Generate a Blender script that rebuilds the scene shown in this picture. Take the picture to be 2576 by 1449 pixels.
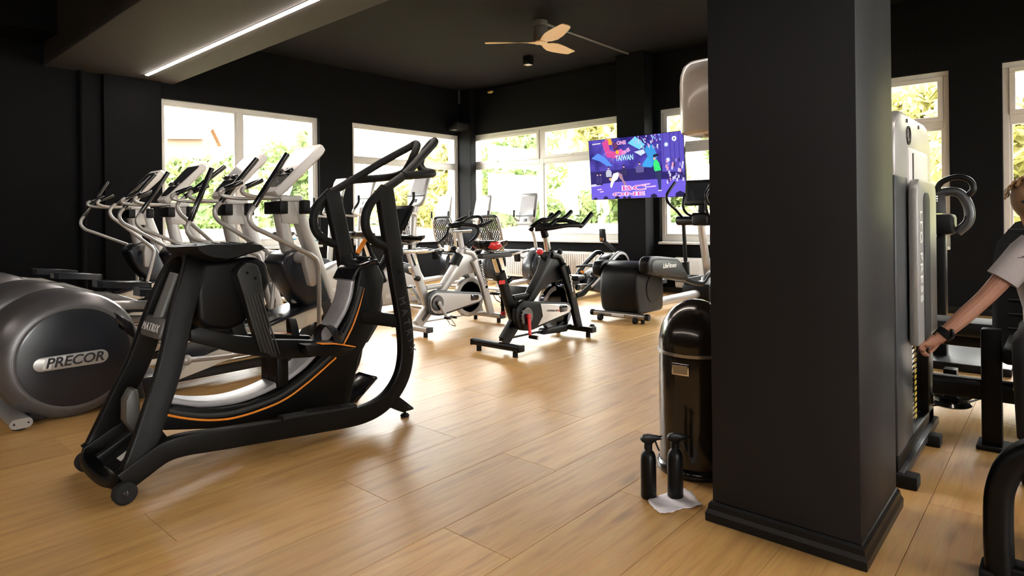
import bpy, bmesh, math, random
from mathutils import Vector, Matrix
random.seed(7)
for o in list(bpy.data.objects): bpy.data.objects.remove(o)
SC = bpy.context.scene
COL = SC.collection
V = Vector
PI = math.pi

# ---------------------------------------------------------------- camera
TH = math.radians(41.5); RL = 0.0117
fw = V((math.cos(TH), math.sin(TH), 0)); rt = V((math.sin(TH), -math.cos(TH), 0)); up = V((0, 0, 1))
cr = rt*math.cos(RL) - up*math.sin(RL); cu = up*math.cos(RL) + rt*math.sin(RL)
cd = bpy.data.cameras.new('camera'); cam = bpy.data.objects.new('camera', cd); COL.objects.link(cam)
cam.matrix_world = Matrix(((cr.x, cu.x, -fw.x, 0), (cr.y, cu.y, -fw.y, 0), (cr.z, cu.z, -fw.z, 1.14), (0, 0, 0, 1)))
cd.sensor_width = 36; cd.lens = 1570/2576*36; cd.shift_y = -173.5/2576; cd.clip_start = 0.05; cd.clip_end = 300
SC.camera = cam

# ---------------------------------------------------------------- sky, exposure
W = bpy.data.worlds.new('World'); SC.world = W; W.use_nodes = True
bg = W.node_tree.nodes['Background']; bg.inputs[0].default_value = (1.0, 0.985, 0.96, 1); bg.inputs[1].default_value = 20.0
vs = SC.view_settings; vs.view_transform = 'Standard'; vs.look = 'None'; vs.gamma = 1; vs.exposure = 0.82; vs.use_curve_mapping = False

# ---------------------------------------------------------------- materials
def mat(name, col, rough=.5, metal=0., var=.12, scale=40., bump=0., coat=0., emit=None, es=0., spec=.5, trans=0.):
    m = bpy.data.materials.new(name); m.use_nodes = True; nt = m.node_tree; b = nt.nodes['Principled BSDF']
    b.inputs['Roughness'].default_value = rough; b.inputs['Metallic'].default_value = metal
    b.inputs['Coat Weight'].default_value = coat; b.inputs['Coat Roughness'].default_value = .08
    b.inputs['Specular IOR Level'].default_value = spec
    tc = nt.nodes.new('ShaderNodeTexCoord'); n = nt.nodes.new('ShaderNodeTexNoise')
    n.inputs['Scale'].default_value = scale; n.inputs['Detail'].default_value = 4
    nt.links.new(tc.outputs['Object'], n.inputs['Vector'])
    mx = nt.nodes.new('ShaderNodeMix'); mx.data_type = 'RGBA'
    mx.inputs[6].default_value = (*[c*(1-var) for c in col], 1); mx.inputs[7].default_value = (*[min(1, c*(1+var)) for c in col], 1)
    nt.links.new(n.outputs['Fac'], mx.inputs[0]); nt.links.new(mx.outputs[2], b.inputs['Base Color'])
    if bump:
        bp = nt.nodes.new('ShaderNodeBump'); bp.inputs['Strength'].default_value = bump; bp.inputs['Distance'].default_value = .002
        nt.links.new(n.outputs['Fac'], bp.inputs['Height']); nt.links.new(bp.outputs[0], b.inputs['Normal'])
    if emit:
        b.inputs['Emission Color'].default_value = (*emit, 1); b.inputs['Emission Strength'].default_value = es
    return m
M = {}
def mk(n, *a, **k): M[n] = mat(n, *a, **k)
mk('wall', (.0026, .0026, .0032), .8, scale=60, bump=.25, var=.2, spec=.12)
mk('ceiling', (.0065, .006, .0062), .85, scale=50, bump=.2, var=.15, spec=.12)
mk('beam', (.034, .03, .028), .75, scale=70, bump=.2, spec=.3)
mk('pillar', (.0068, .007, .0086), .5, scale=80, bump=.15, spec=.3)
mk('skirting', (.004, .004, .0045), .35, spec=.3)
mk('frame_white', (.56, .535, .49), .4, var=.03, scale=8)
mk('sill', (.6, .58, .54), .35, var=.04, scale=10)
mk('gasket', (.02, .02, .02), .6)
mk('black', (.0025, .0025, .0028), .4, spec=.22, bump=.15, scale=300)
mk('black_gloss', (.008, .008, .01), .18, coat=.4)
mk('black_soft', (.004, .004, .0044), .55, spec=.25, bump=.3, scale=400)
mk('rubber', (.006, .006, .006), .7, spec=.3, bump=.3, scale=300)
mk('charcoal', (.006, .006, .0065), .45, bump=.2, scale=300)
mk('graphite', (.05, .052, .056), .38, metal=.4)
mk('housing_grey', (.13, .125, .13), .36, metal=.55)
mk('console_grey', (.3, .29, .28), .38, metal=.4)
mk('grey_olive', (.085, .083, .076), .45, metal=.2)
mk('rail_grey', (.42, .41, .42), .36, metal=.25)
mk('navy', (.008, .0095, .0145), .3, coat=.2)
mk('navy_matte', (.016, .018, .025), .42)
mk('silver', (.42, .405, .39), .34, metal=.55, var=.05)
mk('silver_light', (.46, .445, .43), .38, metal=.3, var=.04)
mk('plastic_light', (.56, .54, .525), .42, var=.03)
mk('cream', (.74, .69, .6), .45, var=.04)
mk('chrome', (.75, .74, .72), .14, metal=1., var=.02)
mk('steel', (.4, .39, .37), .28, metal=.9)
mk('brushed', (.7, .69, .68), .32, metal=.75, var=.03)
mk('white', (.82, .81, .79), .4, var=.02)
mk('white_gloss', (.8, .78, .75), .22, coat=.4, var=.02)
mk('orange', (.85, .26, .02), .4, var=.05)
mk('red', (.62, .02, .025), .3, coat=.3, var=.05)
mk('blue', (.08, .42, .62), .4)
mk('yellow', (.75, .55, .06), .5)
mk('label', (.55, .55, .53), .5)
mk('letter_dark', (.02, .02, .022), .4)
mk('letter_light', (.7, .7, .68), .45)
mk('letter_grey', (.05, .05, .053), .4)
mk('screen_dark', (.02, .022, .026), .08, coat=.6, spec=.8)
mk('screen_pale', (.5, .5, .52), .12, coat=.5)
mk('fan_wood', (.62, .4, .2), .4, var=.12, scale=14)
mk('fan_grey', (.12, .11, .105), .5)
mk('bin_brown', (.02, .015, .012), .2, metal=.3, coat=.5)
mk('paper', (.9, .84, .87), .8, bump=.4, scale=200)
mk('skin', (.42, .2, .13), .5, var=.1, scale=60, bump=.1)
mk('shirt', (.42, .38, .38), .8, bump=.3, scale=150)
mk('hair', (.22, .12, .055), .45, scale=200, var=.4)
mk('pants', (.02, .02, .025), .8)
mk('bark', (.16, .12, .09), .9, bump=.6, scale=30, var=.4)
mk('grass', (.2, .22, .1), .9, scale=3, var=.4)
mk('tile', (.15, .06, .04), .7, scale=12, var=.2)
mk('barn_wood', (.1, .06, .045), .8, scale=10, var=.3)
mk('render_white', (.75, .72, .66), .7)
mk('gold_foil', (.5, .33, .08), .35, metal=.6)
M['led'] = mat('led', (1, 1, 1), .5, emit=(1.0, .88, .78), es=60)
M['fan_screw'] = M['graphite']

def wood():
    m = bpy.data.materials.new('oak_floor'); m.use_nodes = True; nt = m.node_tree; b = nt.nodes['Principled BSDF']
    N = lambda t: nt.nodes.new(t); L = nt.links.new
    tc = N('ShaderNodeTexCoord'); oi = N('ShaderNodeObjectInfo')
    ad = N('ShaderNodeVectorMath'); ad.operation = 'MULTIPLY_ADD'
    cb = N('ShaderNodeCombineXYZ')
    for i in range(3): L(oi.outputs['Random'], cb.inputs[i])
    ad.inputs[1].default_value = (37, 53, 11); L(cb.outputs[0], ad.inputs[0]); L(tc.outputs['Object'], ad.inputs[2])
    mp = N('ShaderNodeMapping'); mp.inputs['Scale'].default_value = (1.3, 16, 1); L(ad.outputs[0], mp.inputs[0])
    n1 = N('ShaderNodeTexNoise'); n1.inputs['Scale'].default_value = 1.6; n1.inputs['Detail'].default_value = 8; n1.inputs['Roughness'].default_value = .62; n1.inputs['Distortion'].default_value = .6
    L(mp.outputs[0], n1.inputs['Vector'])
    mp2 = N('ShaderNodeMapping'); mp2.inputs['Scale'].default_value = (3, 120, 1); L(ad.outputs[0], mp2.inputs[0])
    n2 = N('ShaderNodeTexNoise'); n2.inputs['Scale'].default_value = 2; n2.inputs['Detail'].default_value = 5; L(mp2.outputs[0], n2.inputs['Vector'])
    mp3 = N('ShaderNodeMapping'); mp3.inputs['Scale'].default_value = (1.6, 6.5, 1); L(ad.outputs[0], mp3.inputs[0])
    vo = N('ShaderNodeTexVoronoi'); vo.inputs['Scale'].default_value = 1.0; L(mp3.outputs[0], vo.inputs['Vector'])
    kr = N('ShaderNodeValToRGB'); kr.color_ramp.elements[0].position = .03; kr.color_ramp.elements[0].color = (.55, .55, .55, 1); kr.color_ramp.elements[1].position = .16; kr.color_ramp.elements[1].color = (1, 1, 1, 1)
    L(vo.outputs['Distance'], kr.inputs[0])
    r = N('ShaderNodeValToRGB'); e = r.color_ramp.elements
    e[0].position = .25; e[0].color = (.41, .21, .068, 1); e[1].position = .72; e[1].color = (.69, .415, .155, 1)
    q = e.new(.48); q.color = (.60, .34, .115, 1)
    L(n1.outputs['Fac'], r.inputs[0])
    mul = N('ShaderNodeMix'); mul.data_type = 'RGBA'; mul.blend_type = 'MULTIPLY'; mul.inputs[0].default_value = .35
    L(r.outputs[0], mul.inputs[6]); L(n2.outputs['Color'], mul.inputs[7])
    m3 = N('ShaderNodeMix'); m3.data_type = 'RGBA'; m3.blend_type = 'MULTIPLY'; m3.inputs[0].default_value = .7
    L(mul.outputs[2], m3.inputs[6]); L(kr.outputs[0], m3.inputs[7])
    hv = N('ShaderNodeHueSaturation'); mr = N('ShaderNodeMapRange'); mr.inputs[3].default_value = .9; mr.inputs[4].default_value = 1.12
    L(oi.outputs['Random'], mr.inputs[0]); L(mr.outputs[0], hv.inputs['Value']); L(m3.outputs[2], hv.inputs['Color'])
    L(hv.outputs[0], b.inputs['Base Color'])
    b.inputs['Roughness'].default_value = .4; b.inputs['Specular IOR Level'].default_value = .6
    bp = N('ShaderNodeBump'); bp.inputs['Strength'].default_value = .08; bp.inputs['Distance'].default_value = .002
    L(n2.outputs['Fac'], bp.inputs['Height']); L(bp.outputs[0], b.inputs['Normal'])
    return m
M['oak'] = wood()
def glass():
    m = bpy.data.materials.new('window_glass'); m.use_nodes = True; nt = m.node_tree; nt.nodes.clear()
    o = nt.nodes.new('ShaderNodeOutputMaterial'); t = nt.nodes.new('ShaderNodeBsdfTransparent'); g = nt.nodes.new('ShaderNodeBsdfGlossy')
    g.inputs['Roughness'].default_value = .02; x = nt.nodes.new('ShaderNodeMixShader'); f = nt.nodes.new('ShaderNodeMath'); f.operation = 'MULTIPLY_ADD'; f.inputs[1].default_value = .8; f.inputs[2].default_value = .03
    lw = nt.nodes.new('ShaderNodeLayerWeight'); lw.inputs[0].default_value = .5; pw = nt.nodes.new('ShaderNodeMath'); pw.operation = 'POWER'; pw.inputs[1].default_value = 5
    nt.links.new(lw.outputs['Facing'], pw.inputs[0]); nt.links.new(pw.outputs[0], f.inputs[0])
    t.inputs[0].default_value = (.96, .97, .96, 1)
    nt.links.new(f.outputs[0], x.inputs[0]); nt.links.new(t.outputs[0], x.inputs[1]); nt.links.new(g.outputs[0], x.inputs[2]); nt.links.new(x.outputs[0], o.inputs[0])
    return m
M['glass'] = glass()
def clear_plastic():
    m = glass(); m.name = 'clear_plastic'; m.node_tree.nodes['Transparent BSDF'].inputs[0].default_value = (.35, .36, .4, 1); return m
M['clear'] = clear_plastic()
def leaf(name, c1, c2):
    m = bpy.data.materials.new(name); m.use_nodes = True; nt = m.node_tree; b = nt.nodes['Principled BSDF']
    tc = nt.nodes.new('ShaderNodeTexCoord'); n = nt.nodes.new('ShaderNodeTexNoise'); n.inputs['Scale'].default_value = 1.3; n.inputs['Detail'].default_value = 6
    r = nt.nodes.new('ShaderNodeValToRGB'); r.color_ramp.elements[0].position = .35; r.color_ramp.elements[1].position = .65
    r.color_ramp.elements[0].color = (*c1, 1); r.color_ramp.elements[1].color = (*c2, 1)
    nt.links.new(tc.outputs['Object'], n.inputs['Vector']); nt.links.new(n.outputs['Fac'], r.inputs[0]); nt.links.new(r.outputs[0], b.inputs['Base Color'])
    b.inputs['Roughness'].default_value = .6
    t = nt.nodes.new('ShaderNodeBsdfTranslucent'); x = nt.nodes.new('ShaderNodeMixShader'); x.inputs[0].default_value = .5
    nt.links.new(r.outputs[0], t.inputs[0]); nt.links.new(b.outputs[0], x.inputs[1]); nt.links.new(t.outputs[0], x.inputs[2])
    nt.links.new(x.outputs[0], nt.nodes['Material Output'].inputs[0])
    return m
M['leaf_green'] = leaf('leaf_green', (.1, .165, .055), (.25, .29, .11))
M['leaf_yellow'] = leaf('leaf_yellow', (.27, .24, .08), (.38, .36, .14))
def emat(name, col, s):
    m = bpy.data.materials.new(name); m.use_nodes = True; b = m.node_tree.nodes['Principled BSDF']
    b.inputs['Base Color'].default_value = (.004, .004, .004, 1); b.inputs['Roughness'].default_value = .6; b.inputs['Specular IOR Level'].default_value = .05
    b.inputs['Emission Color'].default_value = (*col, 1); b.inputs['Emission Strength'].default_value = s
    return m

# ---------------------------------------------------------------- mesh builder
def fillet(pts, rad, n=5, closed=False):
    """round the corners of a polyline"""
    pts = [V(p) for p in pts]; out = []; N_ = len(pts)
    for i, p in enumerate(pts):
        if not closed and i in (0, N_-1): out.append(p); continue
        a = pts[i-1]-p; b = pts[(i+1) % N_]-p
        r = min(rad, a.length*.49, b.length*.49)
        A = p+a.normalized()*r; B = p+b.normalized()*r
        for k in range(n+1):
            t = k/n; out.append(A*(1-t)**2+p*2*t*(1-t)+B*t*t)
    return out
def smooth(pts, n=5, closed=False):
    """Catmull-Rom through the points"""
    P = [V(p) for p in pts]; out = []; L = len(P)
    for i in range(L if closed else L-1):
        p0 = P[i-1] if (i > 0 or closed) else P[0]*2-P[1]; p1 = P[i]; p2 = P[(i+1) % L]
        p3 = P[(i+2) % L] if (i+2 < L or closed) else P[-1]*2-P[-2]
        for k in range(n):
            t = k/n; out.append(.5*((2*p1)+(p2-p0)*t+(2*p0-5*p1+4*p2-p3)*t*t+(3*p1-p0-3*p2+p3)*t**3))
    if not closed: out.append(P[-1])
    return out
class MB:
    def __init__(s): s.v = []; s.f = []
    def add(s, vs, fs):
        o = len(s.v); s.v += [tuple(v) for v in vs]; s.f += [tuple(i+o for i in f) for f in fs]; return s
    def box(s, c, d, rot=None):
        vs = [V((x*d[0]/2, y*d[1]/2, z*d[2]/2)) for x in (-1, 1) for y in (-1, 1) for z in (-1, 1)]
        if rot is not None: vs = [rot @ v for v in vs]
        return s.add([v+V(c) for v in vs], [(0, 1, 3, 2), (4, 6, 7, 5), (0, 4, 5, 1), (2, 3, 7, 6), (0, 2, 6, 4), (1, 5, 7, 3)])
    def b2(s, a, b):
        return s.box([(a[i]+b[i])/2 for i in range(3)], [abs(a[i]-b[i]) for i in range(3)])
    def prism(s, poly, lo, hi, ax='y', taper=1.):
        """extrude a 2D polygon along an axis; poly is (x,z) for y, (x,y) for z, (y,z) for x"""
        n = len(poly); mp = {'y': lambda a, b, c: (a, c, b), 'z': lambda a, b, c: (a, b, c), 'x': lambda a, b, c: (c, a, b)}[ax]
        A = sum(poly[i][0]*poly[(i+1) % n][1]-poly[(i+1) % n][0]*poly[i][1] for i in range(n))
        if (A < 0) != (ax == 'y'): poly = poly[::-1]
        v0 = [mp(p[0], p[1], lo) for p in poly]; v1 = [mp(p[0], p[1], hi) for p in poly]
        fs = [tuple(range(n))[::-1], tuple(range(n, 2*n))]+[(i, (i+1) % n, n+(i+1) % n, n+i) for i in range(n)]
        return s.add(v0+v1, fs)
    def sweep(s, path, sec, wide=None, closed=False, scale=None, cap=True):
        """sweep a 2D section (list of (a,b)); a runs along 'wide', b across it"""
        P = [V(p) for p in path]; n = len(P); m = len(sec); rings = []
        prev = None
        for i, p in enumerate(P):
            if closed: t = P[(i+1) % n]-P[i-1]
            else: t = (P[min(i+1, n-1)]-P[max(i-1, 0)])
            t.normalize()
            if wide is not None: u = V(wide); u = u-t*u.dot(t)
            elif prev is None:
                u = t.orthogonal() if abs(t.z) > .99 else V((0, 0, 1)).cross(t)
            else: u = prev-t*prev.dot(t)
            u.normalize(); prev = u; w = t.cross(u); k = scale[i] if scale else 1
            rings.append([p+u*a*k+w*b*k for a, b in sec])
        vs = [v for r in rings for v in r]; fs = []
        for i in range(n if closed else n-1):
            j = (i+1) % n
            for k in range(m): fs.append((i*m+k, i*m+(k+1) % m, j*m+(k+1) % m, j*m+k))
        if not closed and cap: fs += [tuple(range(m))[::-1], tuple(range((n-1)*m, n*m))]
        return s.add(vs, fs)
    def tube(s, path, r, n=10, closed=False, scale=None, ell=1., wide=None):
        return s.sweep(path, [(r*ell*math.cos(2*PI*k/n), r*math.sin(2*PI*k/n)) for k in range(n)], wide, closed, scale)
    def bar(s, path, w, t, wide=None, closed=False, rnd=.3, scale=None):
        """rounded-rectangle sweep, w along 'wide'"""
        r = min(w, t)*rnd; sec = []
        for (sx, sy, a0) in ((1, 1, 0), (-1, 1, 90), (-1, -1, 180), (1, -1, 270)):
            for k in range(4):
                a = math.radians(a0+k*30); sec.append((sx*(w/2-r)+r*math.cos(a), sy*(t/2-r)+r*math.sin(a)))
        return s.sweep(path, sec, wide, closed, scale)
    def cyl(s, p0, p1, r, n=20, r1=None):
        return s.sweep([p0, p1], [(r*math.cos(2*PI*k/n), r*math.sin(2*PI*k/n)) for k in range(n)], scale=[1, (r1 if r1 is not None else r)/r])
    def lathe(s, prof, c=(0, 0, 0), ax='z', n=32):
        """profile of (radius, height)"""
        vs = []; m = len(prof); fs = []
        for r, h in prof:
            for k in range(n):
                a = 2*PI*k/n; x, y = r*math.cos(a), r*math.sin(a)
                vs.append({'z': (x, y, h), 'y': (x, h, -y), 'x': (h, x, y)}[ax])
        for i in range(m-1):
            for k in range(n): fs.append((i*n+k, i*n+(k+1) % n, (i+1)*n+(k+1) % n, (i+1)*n+k))
        fs += [tuple(range(n))[::-1], tuple(range((m-1)*n, m*n))]
        return s.add([V(v)+V(c) for v in vs], fs)
    def ell(s, c, r, n=16, m=10, e=1., rot=None):
        """(super)ellipsoid"""
        vs = []; fs = []; P = lambda q: math.copysign(abs(q)**e, q)
        for i in range(1, m):
            ph = PI*i/m-PI/2
            for k in range(n):
                a = 2*PI*k/n; v = V((r[0]*P(math.cos(ph))*P(math.cos(a)), r[1]*P(math.cos(ph))*P(math.sin(a)), r[2]*P(math.sin(ph))))
                vs.append((rot @ v if rot is not None else v)+V(c))
        b = V((0, 0, -r[2])); t = V((0, 0, r[2]))
        if rot is not None: b = rot @ b; t = rot @ t
        vs += [b+V(c), t+V(c)]; q = (m-1)*n
        for i in range(m-2):
            for k in range(n): fs.append((i*n+k, i*n+(k+1) % n, (i+1)*n+(k+1) % n, (i+1)*n+k))
        for k in range(n): fs.append((q, (k+1) % n, k)); fs.append((q+1, (m-2)*n+k, (m-2)*n+(k+1) % n))
        return s.add(vs, fs)
    def loft(s, rings, cap=True):
        m = len(rings[0]); vs = [v for r in rings for v in r]; fs = []
        for i in range(len(rings)-1):
            for k in range(m): fs.append((i*m+k, i*m+(k+1) % m, (i+1)*m+(k+1) % m, (i+1)*m+k))
        if cap: fs += [tuple(range(m))[::-1], tuple(range((len(rings)-1)*m, len(rings)*m))]
        return s.add(vs, fs)
    def mesh(s, name, m, bevel=0, seg=2, sm=True, ang=35):
        bm = bmesh.new(); vs = [bm.verts.new(v) for v in s.v]
        for f in s.f:
            try: bm.faces.new([vs[i] for i in f])
            except ValueError: pass
        bmesh.ops.recalc_face_normals(bm, faces=bm.faces)
        if bevel:
            es = [e for e in bm.edges if len(e.link_faces) == 2 and e.calc_face_angle(0) > math.radians(ang)]
            bmesh.ops.bevel(bm, geom=es, offset=bevel, segments=seg, profile=.5, affect='EDGES', clamp_overlap=True)
        me = bpy.data.meshes.new(name); bm.to_mesh(me); bm.free()
        if sm:
            for p in me.polygons: p.use_smooth = True
            me.set_sharp_from_angle(angle=math.radians(38))
        me.materials.append(M[m] if isinstance(m, str) else m)
        return me
    def build(s, name, m, parent=None, bevel=0, seg=2, sm=True, ang=35, loc=None):
        return link(name, s.mesh(name, m, bevel, seg, sm, ang), parent, loc)
def link(name, me, parent=None, loc=None):
    o = bpy.data.objects.new(name, me); COL.objects.link(o)
    if parent: o.parent = parent
    if loc: o.location = loc
    return o
def tag(o, label=None, cat=None, group=None, kind=None):
    for k, v in (('label', label), ('category', cat), ('group', group), ('kind', kind)):
        if v: o[k] = v
    return o
def thing(name, label, cat, loc=(0, 0, 0), rz=0, group=None):
    o = bpy.data.objects.new(name, None); COL.objects.link(o); o.location = loc; o.rotation_euler = (0, 0, rz)
    o.empty_display_size = .1
    return tag(o, label, cat, group)
def copy_tree(o, parent=None):
    c = o.copy(); COL.objects.link(c); c.parent = parent
    for ch in list(o.children): copy_tree(ch, c)
    return c
def struct(name, mb, m, bevel=0, sm=False): return tag(mb.build(name, m, None, bevel, sm=sm), kind='structure')
def text(s_, size, mtx, m, parent, name='lettering', shear=0., depth=.001, space=1., bold=0.):
    c = bpy.data.curves.new('t', 'FONT'); c.body = s_; c.size = size; c.shear = shear; c.extrude = depth; c.align_x = 'CENTER'; c.align_y = 'CENTER'
    c.space_character = space; c.offset = bold; c.resolution_u = 3
    o = bpy.data.objects.new('t', c); me = bpy.data.meshes.new_from_object(o); bpy.data.objects.remove(o); bpy.data.curves.remove(c)
    me.transform(mtx); me.name = name; me.materials.clear(); me.materials.append(M[m] if isinstance(m, str) else m)
    return tag(link(name, me, parent), kind='stuff')
def frame(o, xa, ya):
    """matrix with x axis xa and y axis ya at o (for lettering)"""
    xa = V(xa).normalized(); ya = (V(ya)-xa*V(ya).dot(xa)).normalized(); z = xa.cross(ya)
    return Matrix(((xa.x, ya.x, z.x, o[0]), (xa.y, ya.y, z.y, o[1]), (xa.z, ya.z, z.z, o[2]), (0, 0, 0, 1)))
def R3(ax, deg): return Matrix.Rotation(math.radians(deg), 3, ax)
# ---------------------------------------------------------------- room shell
XR = 8.70; XW = 8.80; YL = 8.93; YW = 9.03; ZC = 3.68; X0 = -4.5; Y0 = -5.0
fl = struct('floor', MB().b2((X0-.2, Y0-.2, -.2), (XW+.2, YW+.2, -.012)), 'gasket')
PW, PL = .33, 1.37
def plank_spots():
    k = -20
    while True:
        y = 1.40+PW*k
        if y > YL: return
        if y+PW > Y0:
            x = .185+(PL/2 if k % 2 else 0)-PL*4
            while x < XR:
                yield max(x, X0), min(x+PL, XR), max(y, Y0), min(y+PW, YL); x += PL
        k += 1
def inview(x, y, m=.08):
    D = x*math.cos(TH)+y*math.sin(TH); s = x*math.sin(TH)-y*math.cos(TH)
    return D > .8 and abs(s/D) < .82+m and 1.14/D < .72
vis = []; rest = MB(); meshes = {}
for x0, x1, y0, y1 in plank_spots():
    if x1-x0 < .03: continue
    cx, cy = (x0+x1)/2, (y0+y1)/2
    if any(inview(a, b) for a in (x0, cx, x1) for b in (y0, y1)): vis.append((cx*cx+cy*cy, x0, x1, y0, y1))
    else: rest.b2((x0+.0008, y0+.0008, -.012), (x1-.0008, y1-.0008, 0))
vis.sort()
for i, (d, x0, x1, y0, y1) in enumerate(vis):
    if i >= 298: rest.b2((x0+.0008, y0+.0008, -.012), (x1-.0008, y1-.0008, 0)); continue
    key = (round(x1-x0, 3), round(y1-y0, 3))
    if key not in meshes:
        meshes[key] = MB().box((0, 0, -.006), (key[0]-.0016, key[1]-.0016, .012)).mesh('plank', 'oak', bevel=.0009, seg=1, sm=False)
    link('plank', meshes[key], fl, ((x0+x1)/2, (y0+y1)/2, 0))
tag(rest.build('plank_field', 'oak', fl, sm=False), kind='stuff')

def wall_with_holes(mb, ax, face, back, a0, a1, z0, z1, holes):
    """wall slab between planes face/back along a axis, with (lo,hi,zlo,zhi) openings"""
    B = lambda p, q, zl, zh: mb.b2((p, face, zl), (q, back, zh)) if ax == 'x' else mb.b2((face, p, zl), (back, q, zh))
    cur = a0
    for lo, hi, zl, zh in sorted(holes):
        if lo > cur: B(cur, lo, z0, z1)
        B(lo, hi, z0, zl); B(lo, hi, zh, z1); cur = hi
    B(cur, a1, z0, z1)
ZS, ZT = .76, 2.80
WL = [(3.10, 5.46), (6.08, 8.57)]
WR = [(5.28, 8.81), (3.15, 4.66), (.98, 2.49), (-1.05, .50)]
mb = MB(); wall_with_holes(mb, 'x', YL, YW+.05, X0-.2, XW+.03, -.2, ZC, [(a, b, ZS, ZT) for a, b in WL]); struct('wall_left', mb, 'wall')
mb = MB(); wall_with_holes(mb, 'x', YW+.05, YW+.25, X0-.2, XW+.25, -.2, ZC, [(a, b, ZS, ZT) for a, b in WL]); struct('wall_left_outer', mb, 'render_white')
mb = MB(); wall_with_holes(mb, 'y', XR, XW+.05, Y0-.2, YL, -.2, ZC, [(a, b, ZS, ZT) for a, b in WR]); struct('wall_right', mb, 'wall')
mb = MB(); wall_with_holes(mb, 'y', XW+.05, XW+.25, Y0-.2, YW+.05, -.2, ZC, [(a, b, ZS, ZT) for a, b in WR]); struct('wall_right_outer', mb, 'render_white')
mb = MB(); wall_with_holes(mb, 'y', X0-.2, X0, Y0-.2, YL, -.2, ZC, []); struct('wall_back', mb, 'wall')
mb = MB(); wall_with_holes(mb, 'x', Y0-.2, Y0, X0, XR, -.2, ZC, [(-2.6, -.2, ZS, ZT), (4.2, 6.6, ZS, ZT)]); struct('wall_front', mb, 'wall')  # both openings hold added, unseen windows that let daylight onto the foreground
struct('ceiling', MB().b2((X0-.2, Y0-.2, ZC), (XW+.25, YW+.25, ZC+.2)), 'ceiling')
# beam across the room with its light slot, pier under its far end, pilaster between the windows
struct('trim_1', MB().b2((1.85, Y0, 2.995), (3.27, YL, ZC)), 'beam', bevel=.008)
struct('trim_2', MB().b2((-3.4, Y0, 2.995), (-2.0, YL, ZC)), 'beam', bevel=.008)
struct('trim_3', MB().b2((2.44, 8.86, 0), (3.10, YL, 2.995)), 'wall', bevel=.006)
struct('trim_4', MB().tube([(2.22, 8.88, 0), (2.22, 8.88, 2.995)], .035, 12), 'wall')
struct('trim_5', MB().b2((8.42, 4.75, 0), (XR, 5.24, ZC)), 'wall', bevel=.006)
struct('trim_6', MB().b2((X0, 8.3, 3.25), (1.85, YL, ZC)), 'wall', bevel=.006)
struct('trim_7', MB().b2((8.55, 8.62, 0), (XR, YL, ZC)), 'wall', bevel=.006)
struct('trim_8', MB().tube([(8.66, 8.6, 3.6), (8.66, -3, 3.6)], .012, 8), 'wall')
for i, (p, q) in enumerate((((X0, YL-.018), (2.44, YL)), ((3.10, YL-.018), (8.55, YL)))):
    struct('baseboard_left' if i == 0 else 'baseboard_left_far', MB().b2((p[0], p[1], 0), (q[0], q[1], .08)), 'skirting', bevel=.004)
struct('baseboard_right', MB().b2((XR-.018, 5.24, 0), (XR, 8.62, .08)), 'skirting', bevel=.004)
struct('baseboard_right_near', MB().b2((XR-.018, Y0, 0), (XR, 4.75, .08)), 'skirting', bevel=.004)
# free-standing pillar with a moulded skirting
pl = thing('pillar', 'square charcoal grey pillar standing in front of the leg press machine', 'pillar', (2.53, .75, 0))
del pl['category']; pl['kind'] = 'structure'; pl.name = 'trim_pillar'
MB().b2((-.28, -.25, 0), (.28, .25, 2.995)).build('shaft', 'pillar', pl, bevel=.004)
prof = [(0, 0), (.02, 0), (.021, .03), (.014, .045), (.011, .062), (.004, .072), (0, .074)]
rings = []
for o_, z in prof: rings.append([(sx*(.28+o_), sy*(.25+o_), z) for sx, sy in ((-1, -1), (1, -1), (1, 1), (-1, 1))])
MB().loft(rings, cap=False).build('skirting', 'skirting', pl, sm=False)

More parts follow.
